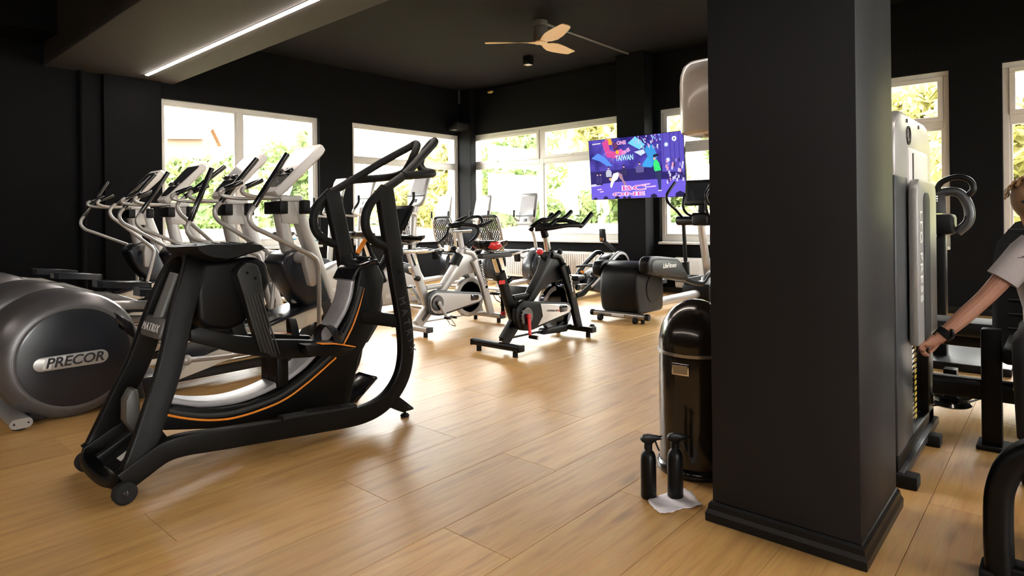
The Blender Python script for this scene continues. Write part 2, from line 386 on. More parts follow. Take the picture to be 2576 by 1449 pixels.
# windows
def window(n, ax, a0, a1, mull, ztr, ops, plane):
    """ax 'x': left wall (plane y), 'y': right wall (plane x). ops: per-bay inset sash or fixed"""
    P = (lambda a, d, z: (a, plane-.035+d, z)) if ax == 'x' else (lambda a, d, z: (plane-.035+d, a, z))
    w = thing('window_%d' % n, 'x', 'x', (0, 0, 0)); del w['category']; del w['label']; w['kind'] = 'structure'
    def b(mb, lo, hi, zl, zh, d0=0, d1=.07): mb.b2(P(lo, d0, zl), P(hi, d1, zh))
    f = MB(); F = .06
    b(f, a0, a1, ZT-F, ZT); b(f, a0, a1, ZS, ZS+.10); b(f, a0, a0+F, ZS+.10, ZT-F); b(f, a1-F, a1, ZS+.10, ZT-F)
    f.build('outer_frame', 'frame_white', w, bevel=.004, sm=False)
    edges = [a0+F]+[x for m_ in mull for x in (m_-.045, m_+.045)]+[a1-F]
    for m_ in mull:
        g = MB(); b(g, m_-.045, m_+.045, ZS+.10, ZT-F); g.build('mullion', 'frame_white', w, bevel=.004, sm=False)
    for i in range(0, len(edges), 2):
        lo, hi = edges[i], edges[i+1]
        zs = [(ZS+.10, ztr-.04), (ztr+.04, ZT-F)] if ztr else [(ZS+.10, ZT-F)]
        if ztr:
            g = MB(); b(g, lo, hi, ztr-.04, ztr+.04); g.build('transom', 'frame_white', w, bevel=.004, sm=False)
        for zl, zh in zs:
            op = ops and zl > 1.5
            s_ = .055 if op else .025
            g = MB(); d0, d1 = (-.018, .05) if op else (.01, .05)
            b(g, lo, hi, zh-s_, zh, d0, d1); b(g, lo, hi, zl, zl+s_, d0, d1); b(g, lo, lo+s_, zl+s_, zh-s_, d0, d1); b(g, hi-s_, hi, zl+s_, zh-s_, d0, d1)
            s = g.build('sash', 'frame_white', w, bevel=.004, sm=False)
            g = MB(); b(g, lo+s_, hi-s_, zl+s_, zh-s_, .025, .031); g.build('pane', 'glass', s, sm=False)
            if op:
                g = MB(); mid = lo+(hi-lo)*.62; b(g, mid-.04, mid+.04, zl+.012, zl+.03, -.04, -.018); g.build('handle', 'frame_white', s, bevel=.005)
    g = MB(); b(g, a0, a1, ZS-.03, ZS+.005, -.13, .02); g.build('sill', 'sill', w, bevel=.006, sm=False)
    return w
window(1, 'x', *WL[0], [4.19], 0, False, YW)
window(2, 'x', *WL[1], [], 2.18, False, YW)
window(3, 'y', *WR[0], [7.03], 2.18, True, XW)
window(4, 'y', *WR[1], [], 2.18, True, XW)
window(5, 'y', *WR[2], [], 2.18, True, XW)
window(6, 'y', *WR[3], [], 2.18, True, XW)
window(7, 'x', -2.6, -.2, [-1.4], 2.18, False, Y0-.12)  # added window, never in view, brings daylight to the foreground floor
window(8, 'x', 4.2, 6.6, [5.4], 2.18, False, Y0-.12)  # second added window out of view, also there to light the foreground

# linear lamps in the beams
def led(y0, y1, x, label):
    t = thing('led_strip', label, 'lamp', (x, (y0+y1)/2, 2.995), 0)
    h = (y1-y0)/2
    MB().b2((-.028, -h, -.004), (.028, h, .0)).build('channel', 'white', t, bevel=.001)
    MB().b2((-.018, -h+.02, -.012), (.018, h-.02, -.004)).build('diffuser', 'led', t, bevel=.003)
led(1.4, 8.58, 2.83, 'long glowing white light strip set in the underside of the ceiling beam')
led(-4.6, .1, 2.83, 'glowing light strip in the beam behind the pillar, towards the near wall')
def hexagons(cx, cy, label):
    t = thing('hexagon_lamp', label, 'lamp', (cx, cy, ZC))
    for dx, dy in ((0, 0), (.52, .30), (.52, -.30), (1.04, 0)):
        P = [(dx+.3*math.cos(k*PI/3), dy+.3*math.sin(k*PI/3), -.12) for k in range(6)]
        h = MB().tube(P, .014, 8, True).build('light_tube', 'led', t)
        MB().tube([(P[0][0], P[0][1], -.12), (P[0][0], P[0][1], 0)], .004, 6).build('hanger', 'black', h)
hexagons(2.1, -1.0, 'cluster of glowing hexagon tubes hanging from the ceiling near the right machines')
led(-4.6, 8.5, -2.7, 'added glowing light strip in the second beam, unseen behind the viewer')  # added lamp out of view, brightens the foreground
# ---------------------------------------------------------------- black performance trainer in the foreground
def performance_trainer():
    t = thing('performance_trainer', 'black self-powered trainer with curved rail, orange stripe and tall loop handles, nearest machine', 'fitness machine', (1.55, 3.13, 0))
    N = V((.94, 0, -.34))
    loop = [(-.66, -.235, .125), (-.622, -.23, .208), (-.57, -.21, .335), (-.503, -.18, .497), (-.43, -.14, .745), (-.373, -.11, .90), (-.345, -.07, .965), (-.338, 0, .985),
            (-.345, .07, .965), (-.373, .11, .90), (-.43, .14, .745), (-.503, .18, .497), (-.57, .21, .335), (-.622, .23, .208), (-.66, .235, .125), (-.69, .2, .07), (-.70, .1, .05), (-.70, -.1, .05), (-.69, -.2, .07)]
    MB().bar(smooth(loop, 4, True), .105, .04, N, closed=True, rnd=.28).build('rear_frame', 'black', t)
    for s in (-1, 1):
        w = MB().lathe([(.014, -.022), (.036, -.022), (.045, -.014), (.045, .014), (.036, .022), (.014, .022)], (-.703, s*.262, .0455), 'y', 24).build('wheel', 'rubber', t)
        MB().cyl((-.703, s*.262-.025, .0455), (-.703, s*.262+.025, .0455), .013, 12).build('axle', 'black_gloss', w, bevel=.002)
        MB().prism([(-.735, .03), (-.67, .03), (-.6, .12), (-.64, .16), (-.69, .11)], s*.235-.008, s*.235+.008).build('wheel_bracket', 'black', t, bevel=.003)
        # base beam sweeping up into the upright
        P = [(-.705, .085), (-.63, .125), (-.545, .165), (-.46, .176), (-.33, .16), (-.033, .128), (.33, .09), (.47, .086), (.58, .11), (.665, .165), (.725, .245), (.752, .34), (.755, .44), (.738, .6), (.70, .80), (.675, .94), (.652, 1.06)]
        MB().bar(smooth([(x, s*(.235 if x < -.5 else .25), z) for x, z in P], 4), .05, .098, (0, 1, 0), rnd=.25).build('base_beam', 'black', t)
        po = MB().bar([(.684, s*.25, .93), (.655, s*.253, 1.06), (.622, s*.262, 1.22), (.60, s*.268, 1.318)], .056, .112, (0, 1, 0), rnd=.3).build('handle_post', 'black_soft', t)
        for z_, x_ in ((.845, .693), (.785, .705)):
            MB().cyl((x_, s*.25-.032, z_), (x_, s*.25+.032, z_), .009, 10).build('bolt', 'black_gloss', po)
        D = [(.60, s*.27, 1.325), (.557, s*.272, 1.285), (.503, s*.27, 1.228), (.477, s*.265, 1.155), (.489, s*.26, 1.083), (.541, s*.255, 1.028), (.65, s*.25, .985)]
        MB().tube(smooth(D, 4), .0255, 12).build('side_grip', 'black_soft', t)
        U = [(.575, s*.272, 1.30), (.76, s*.255, 1.405), (.95, s*.185, 1.53), (1.10, s*.122, 1.622), (1.135, s*.095, 1.648), (1.125, s*.065, 1.63), (1.085, s*.048, 1.575),
             (1.048, s*.052, 1.502), (1.036, s*.10, 1.452), (1.025, s*.19, 1.432), (.97, s*.245, 1.422), (.87, s*.262, 1.411), (.74, s*.262, 1.398)]
        MB().tube(smooth(U, 4), .025, 12).build('upper_grip', 'black_soft', t)
        # front foot
        MB().prism([(.69, .13), (.625, .085), (.713, .036), (.79, .036), (.79, .046)], s*.25-.028, s*.25+.028).build('front_foot', 'black', t, bevel=.004)
        MB().lathe([(.024, 0), (.027, .008), (.018, .018), (.008, .022), (.008, .05)], (.745, s*.25, 0), 'z', 18).build('leveler', 'rubber', t)
        MB().bar([(.585, s*.08, .585), (.735, s*.25, .555)], .075, .06, (0, 0, 1), rnd=.2).build('cross_brace', 'black', t)
        # ribbed step pad on the beam
        st = MB().bar(smooth([(-.02, s*.25, .178), (.15, s*.25, .163), (.33, s*.25, .145), (.40, s*.25, .142)], 3), .062, .026, (0, 1, 0), rnd=.5).build('step_pad', 'rubber', t)
        g = MB()
        for k in range(16): g.box((.12+k*.016, s*.25, .181-k*.0017), (.005, .056, .006))
        g.build('tread_ribs', 'rubber', st)
        # swinging ribbed link, foot arm, pedal
        L = [(-.19, .89), (-.175, .92), (-.145, .945), (-.11, .94), (-.083, .925), (-.069, .881), (-.045, .70), (-.02, .58), (.02, .47), (.045, .446), (-.02, .465), (-.07, .51), (-.10, .6), (-.147, .751)]
        y = s*.135
        ln = MB().prism(L, y-.032, y+.032).build('link_cover', 'charcoal', t, bevel=.012, seg=3)
        for k in range(6):
            a = (-.155+k*.0155, .79); b = (-.075+k*.0195, .50-k*.006)
            MB().tube([(a[0], y+s*.033, a[1]), ((a[0]+b[0])/2-.003, y+s*.034, (a[1]+b[1])/2), (b[0], y+s*.033, b[1])], .0042, 6).build('rib', 'charcoal', ln)
        for bx, bz in ((-.14, .895), (-.1, .865)): MB().cyl((bx, y+s*.03, bz), (bx, y+s*.035, bz), .007, 10).build('screw', 'black_gloss', ln)
        F = [(-.40, .655), (-.36, .663), (-.2, .60), (.004, .548), (.13, .528), (.36, .485), (.36, .425), (.2, .425), (.03, .445), (-.2, .515), (-.40, .60)]
        MB().prism(F, y-.025, y+.025).build('foot_arm', 'black', t, bevel=.008)
        dx = 0 if s < 0 else .0
        pd = MB().prism([(.12, .515), (.30, .487), (.415, .452), (.40, .428), (.32, .42), (.14, .455)], s*.11, s*.245).build('pedal', 'black', t, bevel=.01)
        MB().prism([(.205, .503), (.29, .4905), (.415, .4545), (.415, .4605), (.29, .497), (.205, .509)], s*.2, s*.252).build('accent_edge', 'orange', pd, bevel=.002)
        st = [(.27, s*.115, .49), (.265, s*.12, .545), (.275, s*.16, .585), (.29, s*.21, .575), (.305, s*.24, .53), (.31, s*.243, .485)]
        sp = MB().bar(smooth(st, 4), .045, .007, (1, 0, -.2)).build('strap', 'black_soft', t)
        MB().box((.315, s*.238, .535), (.05, .02, .035), R3('Y', 30)).build('buckle', 'black_gloss', sp, bevel=.004)
    # central curved rail
    rail = [(-.50, .36), (-.449, .328), (-.353, .291), (-.243, .268), (-.126, .262), (-.002, .279), (.108, .312), (.21, .362), (.30, .432), (.38, .512), (.455, .605), (.505, .70), (.528, .81)]
    rp = smooth([(x, 0, z) for x, z in rail], 4)
    MB().bar(rp, .15, .03, (0, 1, 0), rnd=.4).build('rail', 'rail_grey', t)
    side = [(x+.014, z-.018) for x, z in rail[1:]]+[(.56, .862), (.648, .889), (.682, .882), (.727, .797), (.701, .634), (.651, .511), (.55, .366), (.516, .247), (.474, .098), (.09, .105), (-.236, .15), (-.5, .21), (-.51, .3)]
    hs = MB().prism(side, -.098, .098).build('housing', 'black', t, bevel=.012, seg=3)
    MB().bar(smooth([(.505, 0, .80), (.545, 0, .862), (.60, 0, .885), (.665, 0, .9), (.69, 0, .885)], 3), .19, .028, (0, 1, 0), rnd=.4).build('top_cap', 'black_gloss', hs)
    MB().prism([(.66, .87), (.72, .8), (.735, .64), (.70, .52), (.62, .42), (.60, .5), (.66, .62), (.675, .78)], -.075, .075).build('rear_shroud', 'graphite', hs, bevel=.012)
    O = smooth([(-.488, 0, .28), (-.398, 0, .24), (-.292, 0, .206), (-.178, 0, .189), (-.038, 0, .197), (.091, 0, .222), (.229, 0, .287), (.388, 0, .382)], 4)
    O2 = smooth([(.40, 0, .395), (.493, 0, .531), (.548, 0, .651), (.582, 0, .75)], 4)
    for s in (-1, 1):
        for q in (O, O2):
            MB().tube([(p.x, s*.099, p.z) for p in q], .0055, 8, scale=[max(.25, min(1, (len(q)-1-i)/6, 1)) if q is O2 else 1 for i in range(len(q))]).build('accent_stripe', 'orange', hs)
        MB().tube([(p.x-.014, s*.097, p.z+.026) for p in O]+[(p.x-.022, s*.097, p.z+.012) for p in O2], .012, 8).build('groove', 'gasket', hs)
    MB().b2((.05, -.09, .28), (.115, .09, .46)).build('carriage', 'black', t, bevel=.01)
    for s in (-1, 1): MB().cyl((.075, s*.02, .325), (.075, s*.07, .325), .03, 16).build('carriage_roller', 'rubber', t, bevel=.004)
    # seat pad and column
    pr = [(-.422, 1.027), (-.405, 1.0), (-.37, .975), (-.32, .955), (-.241, .943), (-.17, .955), (-.103, .975), (-.04, .988), (-.008, 1.0), (-.03, 1.02), (-.12, 1.03), (-.221, 1.032), (-.34, 1.034)]
    rings = []
    for k in range(11):
        y = -.165+.033*k; q = 1-(abs(y)/.19)**4*.4; c_ = (-.2, 1.0)
        rings.append([(c_[0]+(x-c_[0])*q, y, c_[1]+(z-c_[1])*q+.012*(abs(y)/.165)**2) for x, z in pr])
    sd = MB().loft(rings).build('seat', 'black_soft', t)
    for k in range(7):
        x = -.36+k*.045
        MB().tube(smooth([(x, -.13, 1.037), (x+.01, 0, 1.031), (x, .13, 1.037)], 4), .004, 6).build('seat_rib', 'charcoal', sd)
    MB().prism([(-.345, .955), (-.35, .8), (-.345, .68), (-.31, .635), (-.207, .61), (-.128, .635), (-.04, .72), (.015, .83), (.005, .93), (-.06, .968), (-.2, .955)], -.1, .1).build('pivot_housing', 'black', t, bevel=.03, seg=3)
    MB().tube([(-.395, 0, .90), (-.47, 0, .70)], .035, 14).build('column_tube', 'grey_olive', t)
    bp = MB().box((-.485, 0, .66), (.05, .23, .10), R3('Y', 20)).build('badge_plate', 'grey_olive', t, bevel=.015)
    text('MATRIX', .05, frame((-.5135, 0, .665), (0, -1, 0), (.34, 0, .94)), 'letter_light', bp, space=1.15)
    MB().prism([(-.63, .27), (-.628, .36), (-.602, .41), (-.575, .40), (-.56, .22), (-.59, .20)], -.04, .04).build('bottle_holder', 'grey_olive', t, bevel=.015)
    for y in (-.12, .12): MB().bar([(-.69, y, .085), (-.5, y*.8, .20)], .035, .05, (0, 1, 0)).build('floor_rail', 'black', t)
    pn = MB().bar([(-.685, 0, .075), (-.5, 0, .185)], .2, .012, (0, 1, 0)).build('base_plate', 'black', t)
    MB().box((-.63, -.03, .117), (.05, .08, .002), R3('Y', -30)).build('rating_label', 'label', pn)
    # triangular resistance lever, console, front pedal
    tri = fillet([(.668, 0, 1.03), (.592, 0, .925), (.72, 0, .905)], .025, 4, True)
    lv = MB().tube(tri, .0125, 8, True).build('lever', 'black', t)
    MB().tube([(.66, -.003, 1.028), (.602, -.003, .948)], .0135, 8).build('lever_accent', 'orange', lv)
    MB().bar([(.70, 0, .925), (.76, 0, .84), (.79, 0, .76)], .03, .045, (0, 1, 0)).build('lever_stem', 'black', lv)
    cs = MB().box((.925, 0, 1.155), (.03, .17, .17), R3('Y', 28)).build('console', 'black', t, bevel=.01)
    MB().box((.908, 0, 1.163), (.004, .13, .11), R3('Y', 28)).build('display', 'screen_dark', cs)
    MB().bar([(.93, 0, 1.13), (.90, 0, 1.04), (.80, 0, .88), (.72, 0, .80)], .05, .035, (0, 1, 0)).build('console_arm', 'black', cs)
    MB().cyl((.88, -.25, 1.03), (.88, .25, 1.03), .014, 10).build('console_tube', 'black', cs)
    MB().prism([(.50, .09), (.55, .09), (.70, .20), (.69, .215), (.66, .205)], -.06, .12).build('calf_plate', 'black_gloss', t, bevel=.004)
    dn = V((.09, 0, -.36))
    text('MATRIX', .062, frame((.748, -.2775, .535), dn, (1, 0, .25)), 'letter_grey', t, space=1.75)
    return t
performance_trainer()
# ---------------------------------------------------------------- row of four silver elliptical trainers
def rot2(p, c, deg):
    a = math.radians(deg); x, z = p[0]-c[0], p[1]-c[1]
    return (c[0]+x*math.cos(a)+z*math.sin(a), c[1]-x*math.sin(a)+z*math.cos(a))
def elliptical(yc, an, af, dark, label):
    t = thing('elliptical_trainer', label, 'elliptical trainer', (2.0, yc, 0), 0, 'silver elliptical trainers by the wall')
    # round drive housing at the rear
    r = .372; c = (-.965, 0, .365)
    hs = MB().lathe([(r*.3, -.265), (r*.78, -.265), (r*.88, -.252), (r*.955, -.225), (r, -.17), (r, .17), (r*.955, .225), (r*.88, .252), (r*.78, .265), (r*.3, .265)], c, 'y', 56).build('drive_housing', 'housing_grey', t)
    for s in (-1, 1):
        d = MB().lathe([(.05, -.004), (r*.74, -.004), (r*.77, 0), (r*.74, .004), (.05, .004)], (c[0]+.01, s*.268, c[2]-.005), 'y', 48).build('disc_cover', 'navy', hs)
        MB().lathe([(r*.765, -.003), (r*.79, -.005), (r*.815, -.003), (r*.815, .003), (r*.765, .003)], (c[0]+.01, s*.266, c[2]-.005), 'y', 48).build('disc_rim', 'housing_grey', hs)
        if s < 0:
            q = [(-1.125+.04*math.cos(math.radians(a)), .345+.04*math.sin(math.radians(a))) for a in range(90, 271, 20)]+[(-.835+.04*math.cos(math.radians(a)), .345+.04*math.sin(math.radians(a))) for a in range(-90, 91, 20)]
            pq = MB().prism(q, -.281, -.270).build('name_plate', 'silver', hs, bevel=.003)
            text('PRECOR', .078, frame((-.965, -.2825, .345), (1, 0, 0), (0, 0, 1)), 'letter_dark', pq, shear=.22, bold=.0018, space=.98)
            for k in range(3): MB().prism([(-1.123+k*.014, .315), (-1.113+k*.014, .315), (-1.098+k*.014, .375), (-1.108+k*.014, .375)], -.2832, -.281).build('emblem_bar', 'letter_light', pq)
    MB().prism([(-1.17, .02), (-1.2, .2), (-1.25, .3), (-1.0, .3), (-.62, .3), (-.57, .02)], -.22, .22).build('housing_base', 'navy', t, bevel=.02)
    MB().prism([(-.74, .50), (-.63, .40), (-.66, .52), (-.76, .60)], -.272, .272).build('crank_slot', 'black_gloss', t, bevel=.006)
    sb = MB().bar([(-1.225, -.31, .045), (-1.225, .31, .045)], .105, .055, (1, 0, 0), rnd=.48).build('rear_stabilizer', 'silver', t)
    for s in (-1, 1):
        MB().cyl((-1.225, s*.24, 0), (-1.225, s*.24, .02), .03, 16).build('foot', 'rubber', sb)
        for dx in (-.032, .032): MB().cyl((-1.225+dx, s*.309, .045), (-1.225+dx, s*.312, .045), .005, 8).build('plug', 'black', sb)
    # base rails and ramp
    MB().bar([(-.7, 0, .075), (.75, 0, .075)], .10, .07, (0, 1, 0)).build('center_rail', 'graphite', t)
    for s in (-1, 1):
        MB().bar([(-.62, s*.075, .12), (.45, s*.075, .14)], .03, .022, (0, 1, 0)).build('rail', 'chrome', t)
    MB().prism([(-.62, .04), (-.62, .14), (-.42, .14), (-.38, .1), (-.36, .04)], -.15, .15).build('rail_shoe', 'navy', t, bevel=.01)
    rp = MB().prism([(-.36, .085), (.36, .245), (.69, .345), (.745, .40), (.73, .455), (.70, .475), (-.30, .195)], -.165, .165).build('ramp', 'cream', t, bevel=.008)
    MB().prism([(-.33, .187), (.70, .475), (.80, .50), (.80, .512), (.69, .492), (-.34, .203)], -.185, .185).build('ramp_top', 'navy', rp, bevel=.003)
    for s in (-1, 1):
        MB().prism([(.2, .363), (.42, .425), (.425, .429), (.2, .367)], s*.05, s*.15).build('roller_track', 'screen_dark', rp)
        MB().ell((.12, s*.10, .336), (.035, .03, .004), 14, 6, rot=R3('Y', -15)).build('sticker', 'blue', rp)
    MB().prism([(.62, .02), (.62, .12), (.74, .3), (.84, .32), (1.0, .10), (1.0, .02)], -.13, .13).build('front_base', 'navy', t, bevel=.015)
    fs = MB().bar([(.95, -.3, .04), (.95, .3, .04)], .1, .05, (1, 0, 0), rnd=.48).build('front_stabilizer', 'silver', t)
    for s in (-1, 1): MB().cyl((.95, s*.24, 0), (.95, s*.24, .02), .03, 16).build('foot', 'rubber', fs)
    # columns and cover
    MB().bar(smooth([(.595, 0, 1.335), (.64, 0, 1.16), (.745, 0, .87), (.855, 0, .57), (.95, 0, .25), (.97, 0, .08)], 4), .115, .115, (0, 1, 0), rnd=.42).build('front_column', 'silver_light', t)
    MB().bar([(.45, 0, 1.33), (.50, 0, 1.05), (.56, 0, .80), (.62, 0, .5)], .105, .105, (0, 1, 0), rnd=.42).build('center_column', 'silver_light', t)
    MB().prism([(.43, 1.30), (.455, 1.13), (.60, 1.12), (.56, 1.30)], -.058, .058).build('bracket_plate', 'silver_light', t, bevel=.004)
    MB().prism([(.384, .826), (.43, .885), (.551, .925), (.66, .90), (.76, .72), (.86, .42), (.85, .30), (.75, .35), (.60, .47), (.50, .6), (.44, .70)], -.14, .14).build('shroud', 'navy', t, bevel=.03, seg=3)
    MB().prism([(.40, .845), (.55, .93), (.65, .91), (.64, .885), (.5, .86)], -.10, .10).build('shroud_cap', 'black_gloss', t, bevel=.01)
    pv = (.56, .85)
    for s, a in ((-1, an), (1, af)):
        y = s*.285; Q = lambda pts, yy=y: [(rot2(p, pv, a)[0], yy, rot2(p, pv, a)[1]) for p in pts]
        MB().cyl((.545, s*.13, .86), (.545, s*.30, .86), .047, 20).build('pivot', 'silver_light', t, bevel=.012)
        ar = MB().prism([rot2(p, pv, a) for p in [(.49, .885), (.53, .905), (.575, .90), (.603, .86), (.606, .665), (.58, .64), (.54, .645), (.50, .80)]], y-.033, y+.033).build('arm_cover', 'silver_light', t, bevel=.015, seg=3)
        H = [(.116, 1.272), (.072, 1.205), (.068, 1.15), (.108, 1.098), (.19, 1.058), (.429, .938), (.55, .875), (.598, .82), (.606, .638), (.604, .40), (.60, .25)]
        hn = MB().tube(smooth(Q(H, s*.325), 4), .0175, 10).build('handle', 'silver', t)
        MB().tube(Q([(.10, 1.249), (.358, 1.642)], s*.325), .0215, 12).build('grip', 'black_gloss', hn, bevel=.006)
        e = rot2((.60, .25), pv, a)
        fx = -.33+(.25 if s > 0 else 0)*0+a*.004
        MB().tube(smooth([(e[0], s*.325, e[1]), (.33, s*.28, e[1]-.03), (-.05, s*.25, .21), (fx, s*.235, .225)], 4), .018, 10).build('link_rod', 'silver', t)
        MB().ell((fx, s*.235, .225), (.035, .03, .035), 14, 8).build('rod_joint', 'silver', t)
        # foot beam from the crank to the ramp roller
        zr = .52-a*.008*s*-1 if False else .50+(.10 if a > 3 else -.06)
        fb = MB().bar([(-.72, s*.165, zr), (-.42, s*.165, zr-.03), (.06, s*.165, .36), (.13, s*.165, .34)], .05, .06, (0, 1, 0)).build('foot_beam', 'silver', t)
        ct = (-.30, s*.165, zr+.02)
        pd = [(-.2, -.065), (-.17, -.09), (.15, -.09), (.19, -.06), (.19, .06), (.15, .09), (-.17, .09), (-.2, .065)]
        rg = []
        sl = -.11
        for o_, h in ((1, 0), (1, .05), (.93, .055), (.9, .022), (.3, .02)): rg.append([(ct[0]+p[0]*o_, ct[1]+p[1]*(o_ if o_ > .5 else .3), ct[2]+h+sl*p[0]*o_) for p in pd])
        MB().loft(rg).build('foot_tray', 'navy', t)
    # console
    tl = math.radians(47.0); ex = V((math.cos(tl), 0, math.sin(tl))); nn = V((-math.sin(tl), 0, math.cos(tl))); o_ = V((.565, 0, 1.535))
    prf = [(-.26, .07), (-.25, .10), (-.2, .125), (-.05, .16), (.2, .2), (.26, .195), (.285, .16)]
    prf = prf+[(u, -v) for u, v in prf[::-1]]
    rg = []
    for k, h in ((.9, -.035), (.99, -.02), (1, .01), (.97, .03), (.9, .034)): rg.append([o_+ex*u*k+V((0, v*k, 0))+nn*h for u, v in prf])
    cs = MB().loft(rg).build('console', 'plastic_light', t)
    scr = [(-.02, .13), (.19, .165), (.235, .15)]; scr = scr+[(u, -v) for u, v in scr[::-1]]
    MB().loft([[o_+ex*u+V((0, v, 0))+nn*h for u, v in scr] for h in (.033, .0365)]).build('screen', 'screen_dark' if dark else 'screen_pale', cs, sm=False)
    kp = [(-.2, .07), (-.17, .1), (-.06, .115)]; kp = kp+[(u, -v) for u, v in kp[::-1]]
    MB().loft([[o_+ex*u+V((0, v, 0))+nn*h for u, v in kp] for h in (.033, .036)]).build('keypad', 'screen_dark', cs, sm=False)
    for s in (-1, 1): MB().loft([[o_+ex*(-.035+u)+V((0, s*.075+v, 0))+nn*h for u, v in ((-.02, -.04), (.02, -.04), (.02, .04), (-.02, .04))] for h in (.034, .058)]).build('dial', 'black_gloss', cs, bevel=.004)
    MB().tube([(.50, 0, 1.40), (.56, 0, 1.50)], .035, 14).build('console_neck', 'silver', t)
    MB().b2((.40, -.13, 1.20), (.47, .13, 1.30)).build('cup_holder', 'black', t, bevel=.01)
    MB().b2((.60, -.13, 1.20), (.66, .13, 1.31)).build('cup_holder', 'black', t, bevel=.01)
    MB().b2((.44, -.07, 1.30), (.62, .07, 1.345)).build('bar_clamp', 'silver_light', t, bevel=.008)
    for s in (-1, 1):
        hb = MB().tube(smooth([(.50, s*.05, 1.335), (.36, s*.07, 1.325), (.20, s*.14, 1.325), (.10, s*.18, 1.345), (.085, s*.18, 1.375), (.13, s*.17, 1.405), (.24, s*.16, 1.45)], 4), .016, 10).build('fixed_handle', 'silver', t)
        MB().tube([(.11, s*.174, 1.393), (.245, s*.16, 1.452)], .020, 12).build('pulse_grip', 'black_gloss', hb, bevel=.005)
    return t
elliptical(4.62, 0, 6.5, False, 'silver elliptical trainer nearest the black trainer, maker name showing on its round housing')
elliptical(5.56, -11.2, 17.3, False, 'second elliptical trainer from the black trainer, pale console between the first and a dark-screened one')
elliptical(6.85, -1.5, 6, True, 'third elliptical trainer from the black trainer, with a dark screen against the window')
elliptical(8.0, 14.5, -2.5, True, 'elliptical trainer farthest in the row, its handles against the dark wall')
